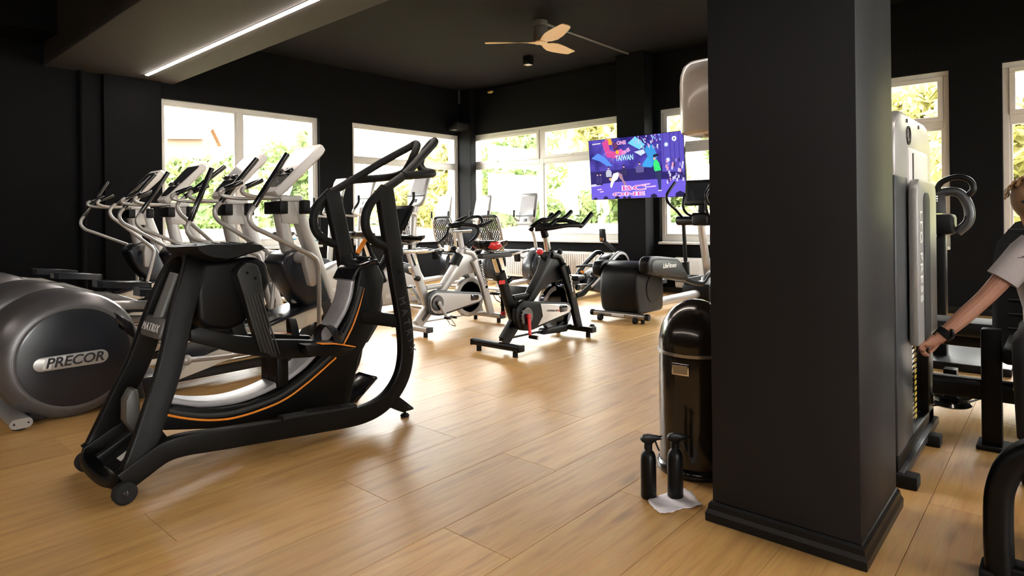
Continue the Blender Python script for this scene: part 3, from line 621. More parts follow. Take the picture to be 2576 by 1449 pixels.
# ---------------------------------------------------------------- indoor cycles
def spin_bike(loc, dark, label):
    t = thing('spin_bike', label, 'exercise bike', loc, 0)
    fm, tr = ('black', 'black') if dark else ('silver_light', 'graphite')
    # stabilizers
    for x, h in ((-.535 if dark else -.52, .27), (.56, .24)):
        sb = MB().bar([(x, -h, .075), (x, h, .075)], .075, .05, (1, 0, 0), rnd=.3).build('stabilizer', fm, t)
        for s in (-1, 1):
            MB().b2((x-.04, s*h-.012, .048), (x+.04, s*h+.012, .102)).build('end_cap', tr if not dark else 'black', sb, bevel=.008)
            MB().cyl((x, s*(h-.06), 0), (x, s*(h-.06), .05), .022, 14).build('leveling_foot', 'rubber', sb)
        if x > 0:
            for s in (-1, 1): MB().cyl((x+.055, s*(h-.05)-.015, .085), (x+.055, s*(h-.05)+.015, .085), .032, 16).build('transport_wheel', 'rubber', sb, bevel=.004)
    # frame
    MB().bar([(-.45, 0, .09), (-.26, 0, .27)], .05, .13, (0, 1, 0), rnd=.2, scale=[.9, 1]).build('rear_leg', fm, t)
    if not dark: MB().bar([(-.40, -.027, .13), (-.32, -.027, .21)], .004, .035, (0, 1, 0)).build('leg_slot', 'graphite', t)
    MB().bar([(-.30, 0, .24), (-.475, 0, .66)], .06, .085, (0, 1, 0), rnd=.25).build('seat_tube', fm, t)
    MB().bar([(-.33, 0, .45), (-.1, 0, .455)], .05, .05, (0, 1, 0)).build('lower_tube', fm, t)
    MB().prism([(-.22, .40), (-.15, .43), (.05, .66), (.14, .83), (.235, .84), (.345, .74), (.40, .60), (.33, .56), (.18, .545), (.02, .48), (-.08, .40)], -.045, .045).build('main_frame', fm, t, bevel=.012)
    for s in (-1, 1):
        MB().bar([(.30, s*.07, .70), (.42, s*.08, .45), (.535, s*.085, .09)], .045, .09, (0, 1, 0), rnd=.25).build('fork_leg', fm, t)
    MB().bar(smooth([(.18, 0, .80), (.30, 0, .77), (.37, 0, .66)], 3), .13, .06, (0, 1, 0), rnd=.4).build('fork_crown', fm, t)
    lm = frame((.405, -.1035, .53), (.26, 0, -.86), (.95, 0, .3))
    pb = MB().prism([(.335, .69), (.37, .70), (.475, .39), (.44, .375)], -.1035, -.101).build('name_strip', 'black_gloss', t)
    text('LifeFitness' if dark else 'TOMAHAWK', .042 if dark else .045, lm, 'letter_light', pb, shear=.2 if dark else 0, bold=.0008)
    # flywheel with spokes
    c = (.27, .295) if dark else (.28, .30)
    fw_ = MB()
    ro, ri = .215, .165
    fw_.lathe([(ri, -.022), (ro-.006, -.022), (ro, -.016), (ro, .016), (ro-.006, .022), (ri, .022), (ri, -.022)], (c[0], 0, c[1]), 'y', 48)
    f = fw_.build('flywheel', 'steel' if not dark else 'chrome', t)
    MB().lathe([(.03, -.012), (ri+.002, -.012), (ri+.002, .012), (.03, .012)], (c[0], 0, c[1]), 'y', 40).build('wheel_disc', 'black_gloss', f)
    for k in range(6):
        a = PI/6+k*PI/3
        MB().bar([(c[0]+.03*math.cos(a), -.014, c[1]+.03*math.sin(a)), (c[0]+ri*math.cos(a), -.014, c[1]+ri*math.sin(a))], .006, .014, (0, 1, 0)).build('spoke', 'silver', f)
    MB().cyl((c[0], -.05, c[1]), (c[0], .05, c[1]), .035, 18).build('hub', 'graphite', f, bevel=.005)
    if dark:
        MB().lathe([(.12, -.04), (ro+.02, -.03), (ro+.02, .03), (.12, .04)], (c[0]+.02, 0, c[1]+.02), 'y', 40).build('wheel_guard', 'clear', t)
        MB().prism([(.05, .08), (.40, .06), (.44, .09), (.40, .13), (.1, .13)], -.05, .05).build('wheel_shoe', 'black', t, bevel=.01)
    else:
        MB().bar([(.27, 0, .52), (.08, 0, .56)], .05, .03, (0, 1, 0)).build('brake_arm', 'graphite', t)
    # chain guard
    g = [(-.408, .30), (-.40, .375), (-.36, .415), (-.29, .432), (.312, .352), (.37, .335), (.393, .295), (.37, .25), (.32, .235), (-.18, .165), (-.25, .165), (-.33, .18), (-.385, .225)]
    y0 = -.115
    gd = MB().prism(g, y0, y0+.05).build('chain_guard', 'black' if dark else 'graphite', t, bevel=.01)
    gi = [(-.29+(x+.0)*.0+(x-(-.02))*.93+.27-.0, .30+(z-.30)*.86) for x, z in g]
    if dark:
        gp = [(-.08, .385), (.30, .338), (.355, .32), (.372, .29), (.35, .258), (-.12, .195), (-.05, .27)]
        MB().prism(gp, y0-.004, y0+.003).build('guard_face', 'brushed', gd, bevel=.001)
        text('POWERED BY', .026, frame((.085, y0-.0055, .302), (1, 0, -.11), (0, 0, 1)), 'letter_dark', gd)
        text('ICG', .026, frame((.19, y0-.0055, .292), (1, 0, -.11), (0, 0, 1)), 'red', gd, bold=.0006)
    else:
        gp = [(-.375, .30), (-.365, .36), (-.335, .39), (-.285, .405), (.31, .33), (.355, .318), (.368, .293), (.35, .262), (.31, .252), (-.18, .188), (-.25, .188), (-.315, .2), (-.36, .24)]
        MB().prism(gp, y0-.004, y0+.003).build('guard_face', 'plastic_light', gd, bevel=.001)
    MB().prism([(.19, .33), (.19, .285), (.205, .272), (.30, .272), (.315, .285), (.315, .315), (.30, .327), (.21, .342)], y0-.007, y0).build('guard_recess', 'black_gloss', gd, bevel=.006)
    # crank and pedals
    cc = (-.285, .30)
    MB().lathe([(.01, -.012), (.075, -.012), (.08, 0), (.075, .008), (.01, .008)], (cc[0], y0-.008, cc[1]), 'y', 28).build('sprocket', 'black_gloss', t)
    cm = 'red' if dark else 'silver'
    for s in (-1, 1):
        y = s*.15
        if dark: e = (cc[0]+.005*-s, cc[1]+s*.175)
        else: e = (cc[0]+.09*-s, cc[1]+s*.15)
        k = MB().bar([(cc[0], y, cc[1]), (e[0], y-.008*-s, e[1])], .014, .034, (0, 1, 0), scale=[1.15, .85]).build('crank_arm', cm if s < 0 else ('black' if dark else cm), t)
        MB().cyl((cc[0], y-.012, cc[1]), (cc[0], y+.012, cc[1]), .022, 16).build('crank_boss', cm, k, bevel=.003)
        if dark and s < 0:
            MB().tube([(e[0], y, e[1]), (e[0], y-.095, e[1])], .017, 12).build('pedal_axle', 'black', k, bevel=.004)
            MB().cyl((e[0], y-.095, e[1]), (e[0], y-.098, e[1]), .011, 12).build('axle_cap', 'white', k)
        else:
            p_ = MB()
            p_.b2((e[0]-.05, y+s*.02, e[1]-.012), (e[0]-.035, y+s*.11, e[1]+.012)); p_.b2((e[0]+.035, y+s*.02, e[1]-.012), (e[0]+.05, y+s*.11, e[1]+.012))
            p_.b2((e[0]-.05, y+s*.05, e[1]-.008), (e[0]+.05, y+s*.08, e[1]+.008)); p_.b2((e[0]-.05, y+s*.02, e[1]-.008), (e[0]+.05, y+s*.032, e[1]+.008))
            pd = p_.build('pedal', 'black_gloss', k, bevel=.003)
            MB().tube(smooth([(e[0]-.02, y+s*.03, e[1]-.01), (e[0]+.03, y+s*.035, e[1]-.075), (e[0]+.07, y+s*.065, e[1]-.095), (e[0]+.03, y+s*.1, e[1]-.07), (e[0]-.02, y+s*.1, e[1]-.01)], 4), .005, 6).build('toe_cage', 'chrome', k)
    # seat post, slider, saddle
    MB().bar([(-.455, 0, .60), (-.545, 0, .815)], .035, .06, (0, 1, 0)).build('seat_post', 'chrome' if dark else 'plastic_light', t)
    MB().bar([(-.467, -.024, .652), (-.535, -.024, .805)], .003, .018, (0, 1, 0)).build('post_scale', 'black', t)
    MB().bar([(-.475, 0, .635), (-.495, 0, .685)], .075, .10, (0, 1, 0)).build('seat_clamp', 'black' if dark else 'silver_light', t)
    kn = MB().cyl((-.40, -.01, .60), (-.345, -.01, .625), .022, 12).build('seat_knob', 'black', t, bevel=.004) if dark else MB().cyl((-.49, -.03, .56), (-.49, -.085, .56), .026, 12).build('seat_knob', 'black', t, bevel=.004)
    if dark: MB().b2((-.53, -.032, .588), (-.455, -.030, .62)).build('post_badge', 'red', t)
    sz = .835
    MB().bar([(-.72 if dark else -.64, 0, sz), (-.36 if dark else -.32, 0, sz)], .06, .045, (0, 1, 0)).build('seat_slider', 'graphite' if dark else 'chrome', t, bevel=0)
    dz = 0 if dark else .03; dx = 0 if dark else .05
    so = -.56+dx
    rings = []
    for u, w, h, d in ((-.165, .05, .945, .04), (-.155, .105, .957, .065), (-.10, .12, .96, .078), (-.04, .10, .947, .078), (.02, .055, .942, .06), (.10, .035, .946, .045), (.15, .028, .95, .036), (.165, .015, .942, .02)):
        ring = []
        for k in range(14):
            a = 2*PI*k/14; ca, sa = math.cos(a), math.sin(a)
            ring.append((so+u, w*ca, h+dz+(.006*sa if sa > 0 else d*sa)+(.006*abs(ca) if sa > 0 else 0)))
        rings.append(ring)
    sd = MB().loft(rings).build('saddle', 'black_gloss', t)
    if dark:
        for s in (-1, 1):
            rings = []
            for u, w, h, d in ((-.15, .012, .93, .02), (-.13, .034, .93, .034), (-.08, .042, .926, .04), (-.02, .032, .92, .034), (.03, .008, .916, .012)):
                rings.append([(so+u, s*(.086+.25*-max(0, u+.06))+w*math.cos(2*PI*k/12), h+d*math.sin(2*PI*k/12)) for k in range(12)])
            MB().loft(rings).build('saddle_side', 'red', sd)
    for s in (-1, 1): MB().tube(smooth([(so-.12, s*.03, .90+dz), (so-.05, s*.025, .872+dz), (so+.05, s*.022, .875+dz), (so+.13, s*.012, .915+dz)], 4), .004, 6).build('saddle_rail', 'steel', sd)
    MB().cyl((so-.02, 0, .83), (so-.02, 0, .885+dz), .02, 12).build('saddle_clamp', 'black', sd)
    # handlebar post and bars
    MB().bar([(.19, 0, .80), (.145, 0, 1.00)], .04, .06, (0, 1, 0)).build('handlebar_post', 'chrome' if dark else 'plastic_light', t)
    MB().bar([(.205, 0, .79), (.185, 0, .835)], .07, .10, (0, 1, 0)).build('post_clamp', 'black' if dark else 'silver_light', t)
    hk = MB().cyl((.25, -.02, .79), (.33, -.02, .82), .014, 10).build('post_knob', 'black', t)
    MB().ell((.335, -.02, .822), (.028, .028, .028), 10, 6).build('knob_head', 'black', hk)
    rk = MB().cyl((.10, 0, .77), (.065, 0, .825), .012, 10).build('resistance_stem', 'black', t)
    MB().ell((.06, 0, .835), (.036, .036, .026), 14, 8).build('resistance_knob', 'red' if dark else 'black', rk)
    hz = 1.04
    if dark:
        MB().bar(smooth([(.145, 0, .97), (.125, 0, 1.03), (.16, 0, 1.06), (.25, 0, 1.065)], 4), .06, .055, (0, 1, 0)).build('stem', 'black', t)
        br = [(.02, -.20, 1.06), (.20, -.225, 1.06), (.43, -.20, 1.065), (.50, -.13, 1.07), (.50, .13, 1.07), (.43, .20, 1.065), (.20, .225, 1.06), (.02, .20, 1.06)]
        br = [(-.02, -.16, 1.05), (.10, -.21, 1.055), (.30, -.235, 1.075), (.44, -.20, 1.08)]
        for s in (-1, 1):
            hb = MB().tube(smooth([(-.03, s*.02, 1.045), (.06, s*.11, 1.052), (.20, s*.20, 1.075), (.34, s*.235, 1.075), (.40, s*.235, 1.075), (.56, s*.235, 1.185)], 5), .022, 10).build('handlebar', 'black', t)
            MB().tube(smooth([(.05, s*.10, 1.055), (.20, s*.09, 1.125), (.28, s*.08, 1.13), (.36, s*.075, 1.15), (.46, s*.07, 1.205)], 4), .021, 10).build('aero_grip', 'black', hb)
            MB().tube(smooth([(.18, s*.08, 1.12), (.26, s*.16, 1.12), (.36, s*.23, 1.08)], 4), .02, 10).build('cross_bar', 'black', hb)
        MB().tube([(.20, -.20, 1.075), (.20, .20, 1.075)], .018, 10).build('center_bar', 'black', t)
        MB().b2((.15, -.07, 1.085), (.26, .07, 1.10)).build('bottle_shelf', 'black_gloss', t, bevel=.004)
    else:
        MB().bar([(.02, 0, 1.02), (.31, 0, 1.02)], .055, .035, (0, 1, 0)).build('stem', 'chrome', t)
        MB().ell((.10, 0, 1.085), (.10, .10, .03), 18, 8, e=.8, rot=R3('Y', -12)).build('bar_pad', 'black', t)
        for s in (-1, 1):
            hb = MB().tube(smooth([(.04, s*.03, 1.09), (.13, s*.13, 1.085), (.19, s*.21, 1.07), (.20, s*.235, 1.03), (.17, s*.235, .965), (.08, s*.235, .90), (.02, s*.232, .885)], 5), .018, 10).build('handlebar', 'black', t)
            MB().tube(smooth([(.10, s*.08, 1.085), (.22, s*.055, 1.14), (.33, s*.06, 1.17), (.375, s*.10, 1.16), (.34, s*.15, 1.10), (.20, s*.215, 1.06)], 5), .017, 10).build('aero_loop', 'black', hb)
            MB().tube(smooth([(.19, s*.20, 1.065), (.27, s*.235, 1.075), (.40, s*.245, 1.12)], 4), .018, 10).build('bar_end', 'black', hb)
        MB().bar([(.06, 0, .66), (.13, 0, .76)], .11, .10, (0, 1, 0), rnd=.4).build('pedal_pouch', 'black_soft', t)
    MB().bar([(-.49, 0, .11), (.52, 0, .105)], .025, .018, (0, 1, 0)).build('floor_bar', fm, t)
    return t
spin_bike((4.40, 3.61, 0), True, 'black spin bike with red saddle sides and a red crank arm')
spin_bike((4.50, 4.87, 0), False, 'silver and white spin bike behind the black one, black saddle and curved black handlebars')

# ---------------------------------------------------------------- upright and recumbent bikes at the windows
def bike_console(t, o_, tl, w, h, dark):
    tl = math.radians(tl); ex = V((math.cos(tl), 0, math.sin(tl))); nn = V((-math.sin(tl), 0, math.cos(tl))); o_ = V(o_)
    pf = [(-h*.5, w*.33), (-h*.47, w*.42), (-h*.3, w*.5), (h*.42, w*.46), (h*.5, w*.4)]; pf = pf+[(u, -v) for u, v in pf[::-1]]
    cs = MB().loft([[o_+ex*u*k+V((0, v*k, 0))+nn*d for u, v in pf] for k, d in ((.85, -.03), (1, -.01), (1, .012), (.94, .022))]).build('console', 'console_grey', t)
    sc = [(-h*.18, w*.38), (h*.40, w*.36)]; sc = sc+[(u, -v) for u, v in sc[::-1]]
    MB().loft([[o_+ex*u+V((0, v, 0))+nn*d for u, v in sc] for d in (.021, .0245)]).build('screen', 'screen_pale' if not dark else 'screen_dark', cs, sm=False)
    MB().loft([[o_+ex*(u-h*.22)+V((0, v, 0))+nn*d for u, v in ((-.008, -w*.5), (.008, -w*.5), (.008, w*.5), (-.008, w*.5))] for d in (.02, .04)]).build('reading_ledge', 'graphite', cs, sm=False)
    MB().loft([[o_+ex*(u-h*.36)+V((0, v, 0))+nn*d for u, v in ((-.025, -.04), (.025, -.04), (.025, .04), (-.025, .04))] for d in (.02, .027)]).build('keypad', 'graphite', cs, bevel=.003)
    return cs
def upright_bike(loc, label):
    t = thing('upright_bike', label, 'exercise bike', loc, 0, 'upright bikes at the window')
    for x in (-.5, .42):
        s_ = MB().bar([(x, -.27, .05), (x, .27, .05)], .08, .055, (1, 0, 0), rnd=.45).build('stabilizer', 'silver', t)
        for s in (-1, 1): MB().cyl((x, s*.24, 0), (x, s*.24, .03), .03, 14).build('foot', 'rubber', s_)
    MB().prism([(-.30, .10), (-.34, .30), (-.28, .48), (-.1, .56), (.12, .60), (.30, .56), (.42, .40), (.44, .12), (.38, .07), (-.22, .07)], -.11, .11).build('housing', 'silver_light', t, bevel=.04, seg=3)
    MB().prism([(-.02, .55), (.15, .60), (.33, .55), (.42, .40), (.25, .42), (.06, .50)], -.115, .115).build('housing_top', 'navy', t, bevel=.02)
    MB().bar([(-.22, 0, .45), (-.38, 0, .93)], .06, .07, (0, 1, 0)).build('seat_post', 'cream', t)
    h = MB()
    for k in range(8): h.box((-.253-.013*k-.036, 0, .60+.039*k), (.012, .05, .018), R3('Y', -18))
    h.build('post_holes', 'gasket', t)
    MB().tube(smooth([(-.37, -.02, .88), (-.33, -.08, .885), (-.27, -.12, .89)], 3), .012, 8).build('seat_lever', 'blue', t)
    rings = []
    for u, w, z, d in ((-.20, .06, .99, .04), (-.18, .12, 1.0, .07), (-.08, .13, 1.0, .08), (.0, .10, .985, .07), (.08, .05, .985, .06), (.15, .035, .985, .05), (.17, .02, .975, .025)):
        rings.append([(-.40+u, w*math.cos(2*PI*k/14), z+(.012*math.sin(2*PI*k/14) if math.sin(2*PI*k/14) > 0 else d*math.sin(2*PI*k/14))) for k in range(14)])
    MB().loft(rings).build('saddle', 'black_gloss', t)
    MB().bar(smooth([(.35, 0, .50), (.38, 0, .9), (.40, 0, 1.2), (.42, 0, 1.32)], 3), .085, .085, (0, 1, 0), rnd=.45).build('console_post', 'silver', t)
    bike_console(t, (.50, 0, 1.56), 70, .34, .50, False)
    MB().bar([(.42, 0, 1.25), (.47, 0, 1.40)], .10, .05, (0, 1, 0)).build('console_neck', 'silver_light', t)
    for s in (-1, 1):
        hb = MB().tube(smooth([(.40, s*.03, 1.20), (.28, s*.16, 1.22), (.14, s*.20, 1.25), (.16, s*.21, 1.32), (.22, s*.21, 1.40), (.225, s*.21, 1.50)], 5), .016, 10).build('handlebar', 'silver', t)
        MB().tube(smooth([(.145, s*.2, 1.28), (.16, s*.21, 1.32), (.22, s*.21, 1.40), (.225, s*.21, 1.50)], 5), .019, 10).build('grip', 'black', hb)
    for s in (-1, 1):
        e = (.05+.11*s, .30-.12*s)
        k = MB().bar([(.05, s*.13, .30), (e[0], s*.14, e[1])], .014, .03, (0, 1, 0)).build('crank_arm', 'steel', t)
        MB().b2((e[0]-.05, s*.15, e[1]-.015), (e[0]+.05, s*.25, e[1]+.015)).build('pedal', 'black', k, bevel=.006)
    lb = MB().b2((-.16, -.1135, .17), (-.02, -.111, .22)).build('rating_label', 'label', t)
    return t
upright_bike((4.93, 6.45, 0), 'upright exercise bike half hidden behind the black trainer, tall pale console beside its loop handles')
upright_bike((4.93, 7.65, 0), 'middle upright exercise bike, its pale console seen between the two black trainer posts')
upright_bike((4.93, 8.40, 0), 'upright exercise bike closest to the window wall, mostly hidden behind the silver ellipticals')

def recumbent_bike(loc, label, dark=False):
    t = thing('recumbent_bike', label, 'exercise bike', loc, 0, 'recumbent bikes by the corner windows')
    for x in (-.62, .45):
        s_ = MB().bar([(x, -.29, .045), (x, .29, .045)], .08, .05, (1, 0, 0), rnd=.45).build('stabilizer', 'silver', t)
        for s in (-1, 1): MB().cyl((x, s*.25, 0), (x, s*.25, .03), .03, 14).build('foot', 'rubber', s_)
    MB().bar([(-.62, 0, .09), (.3, 0, .13)], .11, .08, (0, 1, 0)).build('base_rail', 'silver', t)
    MB().bar(smooth([(-.42, 0, .12), (-.50, 0, .25), (-.58, 0, .48), (-.60, 0, .56)], 4), .07, .12, (0, 1, 0)).build('seat_column', 'cream', t)
    MB().b2((-.60, -.036, .38), (-.555, -.0355, .44)).build('column_label', 'label', t)
    MB().b2((-.72, -.14, .565), (-.35, .14, .60)).build('seat_carriage', 'graphite', t, bevel=.008)
    MB().prism([(-.70, .60), (-.72, .63), (-.66, .655), (-.40, .655), (-.27, .64), (-.25, .61), (-.30, .60)], -.23, .23).build('seat_cushion', 'black_soft', t, bevel=.018)
    for s in (-1, 1):
        hb = MB().tube(smooth([(-.62, s*.15, .59), (-.50, s*.25, .60), (-.34, s*.28, .62), (-.22, s*.28, .64)], 4), .016, 10).build('side_handle', 'silver', t)
        MB().tube([(-.36, s*.28, .617), (-.2, s*.28, .643)], .02, 10).build('grip', 'graphite', hb, bevel=.004)
    # mesh backrest
    L = math.radians(14); bx = lambda u: (-.70-math.sin(L)*u, .66+math.cos(L)*u)
    ol = [(.0, .15), (.05, .20), (.2, .23), (.42, .225), (.52, .18), (.54, .12)]; ol = ol+[(u, -v) for u, v in ol[::-1]]
    P = [(bx(u)[0]-.03*math.sin(PI*u/.54)*1.0, v, bx(u)[1]) for u, v in ol]
    bk = MB().tube(smooth(P, 3, True), .022, 10, True).build('backrest_frame', 'silver', t)
    MB().tube(smooth([P[4], P[5], P[6], P[7]], 4), .026, 10).build('headrest_roll', 'black', bk)
    g = MB()
    for k in range(13):
        u = .03+k*.038; a = bx(u); dx = -.03*math.sin(PI*u/.54); w = .21 if u > .05 else .16
        n = 9
        for j in range(n):
            y = -w+(j+.5+(.25 if k % 2 else -.25))*2*w/n
            g.box((a[0]+dx, y, a[1]), (.006, 2*w/n*.7, .028), R3('Y', -14))
        g.box((a[0]+dx-.001, 0, a[1]+.019), (.005, 2*w, .008), R3('Y', -14))
    tag(g.build('mesh_panel', 'charcoal', bk, sm=False), kind='stuff')
    MB().bar([(-.66, 0, .58), (-.70, 0, .68), (-.78, 0, .95)], .05, .03, (0, 1, 0)).build('back_support', 'silver_light', bk)
    MB().b2((-.755, -.05, .62), (-.70, .05, .72)).build('back_bracket', 'white', bk, bevel=.006)
    # drive housing with crank
    MB().prism([(.06, .30), (.10, .48), (.22, .62), (.36, .66), (.46, .58), (.52, .35), (.52, .10), (.30, .08), (.10, .12)], -.12, .12).build('drive_housing', 'navy', t, bevel=.045, seg=3)
    MB().lathe([(.02, -.02), (.07, -.02), (.08, 0), (.02, .01)], (.26, -.125, .44), 'y', 24).build('crank_hub', 'navy_matte', t)
    for s in (-1, 1):
        e = (.26-.14*-s*-1, .44+.06*s)
        k = MB().bar([(.26, s*.15, .44), (e[0], s*.16, e[1])], .014, .03, (0, 1, 0)).build('crank_arm', 'steel', t)
        MB().prism([(e[0]-.03, e[1]-.08), (e[0]-.06, e[1]+.08), (e[0]-.03, e[1]+.11), (e[0]+.01, e[1]+.08), (e[0]+.02, e[1]-.07)], s*.17 if s > 0 else -.28, .28 if s > 0 else -.17).build('pedal', 'black', k, bevel=.015)
    MB().bar(smooth([(.34, 0, .60), (.28, 0, .85), (.16, 0, 1.10), (.12, 0, 1.16)], 4), .05, .055, (0, 1, 0), rnd=.45).build('console_post', 'silver', t)
    bike_console(t, (.12, 0, 1.30), 76, .40, .54, dark)
    for s in (-1, 1):
        hb = MB().tube(smooth([(.16, 0, 1.10), (.06, s*.12, 1.10), (.02, s*.21, 1.16), (.03, s*.22, 1.26)], 4), .013, 8).build('horn_handle', 'silver', t)
        MB().tube([(.02, s*.217, 1.17), (.03, s*.22, 1.29)], .017, 10).build('grip', 'black', hb, bevel=.004)
    return t
recumbent_bike((7.80, 6.66, 0), 'recumbent bike with mesh back nearest the black spin bike, its console before the double window')
recumbent_bike((7.74, 7.64, 0), 'middle recumbent bike, its silver mesh backrest behind the silver spin bike handlebars')
recumbent_bike((7.42, 8.30, 0), 'recumbent bike in the corner, its pale console before the left wall window')
# ---------------------------------------------------------------- rowing machine
def rower():
    t = thing('rowing_machine', 'black rowing machine with two silver-edged loop frames below the double window', 'rowing machine', (7.4, 5.2, 0))
    for s in (-1, 1):
        P = smooth([(-.30, s*.10, .06), (-.16, s*.13, .11), (.06, s*.19, .25), (.33, s*.2, .44), (.55, s*.2, .565), (.67, s*.2, .61), (.80, s*.2, .585), (.90, s*.2, .49), (.94, s*.2, .37), (.90, s*.19, .24), (.78, s*.18, .14)], 4)
        lf = MB().bar(P, .05, .065, (0, 1, 0), rnd=.3).build('side_loop', 'black', t)
        MB().bar([(p.x, p.y+s*.022, p.z) for p in P[6:34]], .012, .04, (0, 1, 0), rnd=.4).build('loop_trim', 'rail_grey', lf)
        f = MB().prism([(-.02, .16), (.02, .14), (.19, .30), (.16, .345), (.05, .29)], s*.06, s*.16).build('footplate', 'black', t, bevel=.012)
        MB().bar(smooth([(.07, s*.05, .30), (.05, s*.11, .345), (.07, s*.17, .30)], 4), .05, .006, (.7, 0, .7)).build('foot_strap', 'black_soft', f)
        MB().prism([(.10, .335), (.13, .31), (.165, .345), (.14, .37)], s*.085, s*.13).build('strap_pull', 'orange', f, bevel=.003)
    MB().prism([(.02, .12), (.10, .24), (.30, .36), (.52, .42), (.72, .40), (.86, .30), (.86, .12), (.6, .07), (.2, .07)], -.16, .16).build('body', 'navy_matte', t, bevel=.03, seg=3)
    MB().lathe([(.04, -.10), (.2, -.10), (.225, -.06), (.225, .06), (.2, .10), (.04, .10)], (.70, 0, .37), 'y', 36).build('flywheel_housing', 'black', t)
    text('MATRIX', .06, frame((.40, -.1625, .25), (1, 0, 0), (0, 0, 1)), 'letter_light', t, space=1.2)
    MB().bar([(.12, 0, .16), (-1.45, 0, .27)], .09, .06, (0, 1, 0)).build('seat_rail', 'silver', t)
    MB().bar(smooth([(-.55, 0, .22), (-.48, 0, .1), (-.36, 0, .045), (-.05, 0, .05), (.1, 0, .12)], 4), .10, .06, (0, 1, 0), rnd=.4).build('front_bend', 'black', t)
    MB().prism([(-1.5, .3), (-1.55, .03), (-1.45, .03), (-1.38, .28)], -.2, .2).build('rear_leg', 'black', t, bevel=.01)
    st = MB().loft([[(-.25+x*k, y*k, z) for x, y in ((-.12, -.1), (-.08, -.16), (.08, -.16), (.12, -.1), (.12, .1), (.08, .16), (-.08, .16), (-.12, .1))] for k, z in ((.8, .27), (1, .29), (1, .325), (.93, .34))]).build('seat', 'black', t)
    MB().b2((-.33, -.07, .21), (-.17, .07, .28)).build('seat_carriage', 'graphite', st, bevel=.01)
    for s in (-1, 1): MB().cyl((-.25, s*.09-.02, .17), (-.25, s*.09+.02, .17), .04, 14).build('seat_roller', 'rubber', st)
    hd = MB().tube([(.20, -.25, .42), (.21, 0, .45), (.20, .25, .42)], .017, 10).build('pull_handle', 'black', t)
    MB().b2((.19, -.04, .42), (.25, .04, .48)).build('handle_block', 'graphite', hd, bevel=.008)
    MB().tube([(.24, 0, .45), (.50, 0, .60)], .004, 6).build('pull_cord', 'steel', hd)
    MB().bar([(.56, 0, .79), (.75, 0, .70), (.90, 0, .62), (.82, 0, .56)], .05, .05, (0, 1, 0)).build('console_arm', 'graphite', t)
    cs = MB().box((.53, 0, .88), (.035, .105, .20), R3('Y', -6)).build('console', 'black', t, bevel=.012)
    MB().box((.512, 0, .905), (.004, .075, .10), R3('Y', -6)).build('display', 'grey_olive', cs)
    for j in range(2):
        for k in range(2): MB().box((.514, (-.02, .02)[k], .822-.022*j+.01), (.006, .02, .014), R3('Y', -6)).build('button', 'orange' if k else 'label', cs, bevel=.002)
    MB().bar([(.66, -.22, .03), (.66, .22, .03)], .07, .05, (1, 0, 0)).build('front_stabilizer', 'black', t)
    MB().prism([(.60, 0), (.72, 0), (.74, .12), (.60, .12)], -.17, -.1).build('front_leg', 'black', t, bevel=.006)
    MB().b2((.92, -.02, .48), (1.0, .02, .53)).build('tail_hook', 'graphite', t, bevel=.008)
rower()

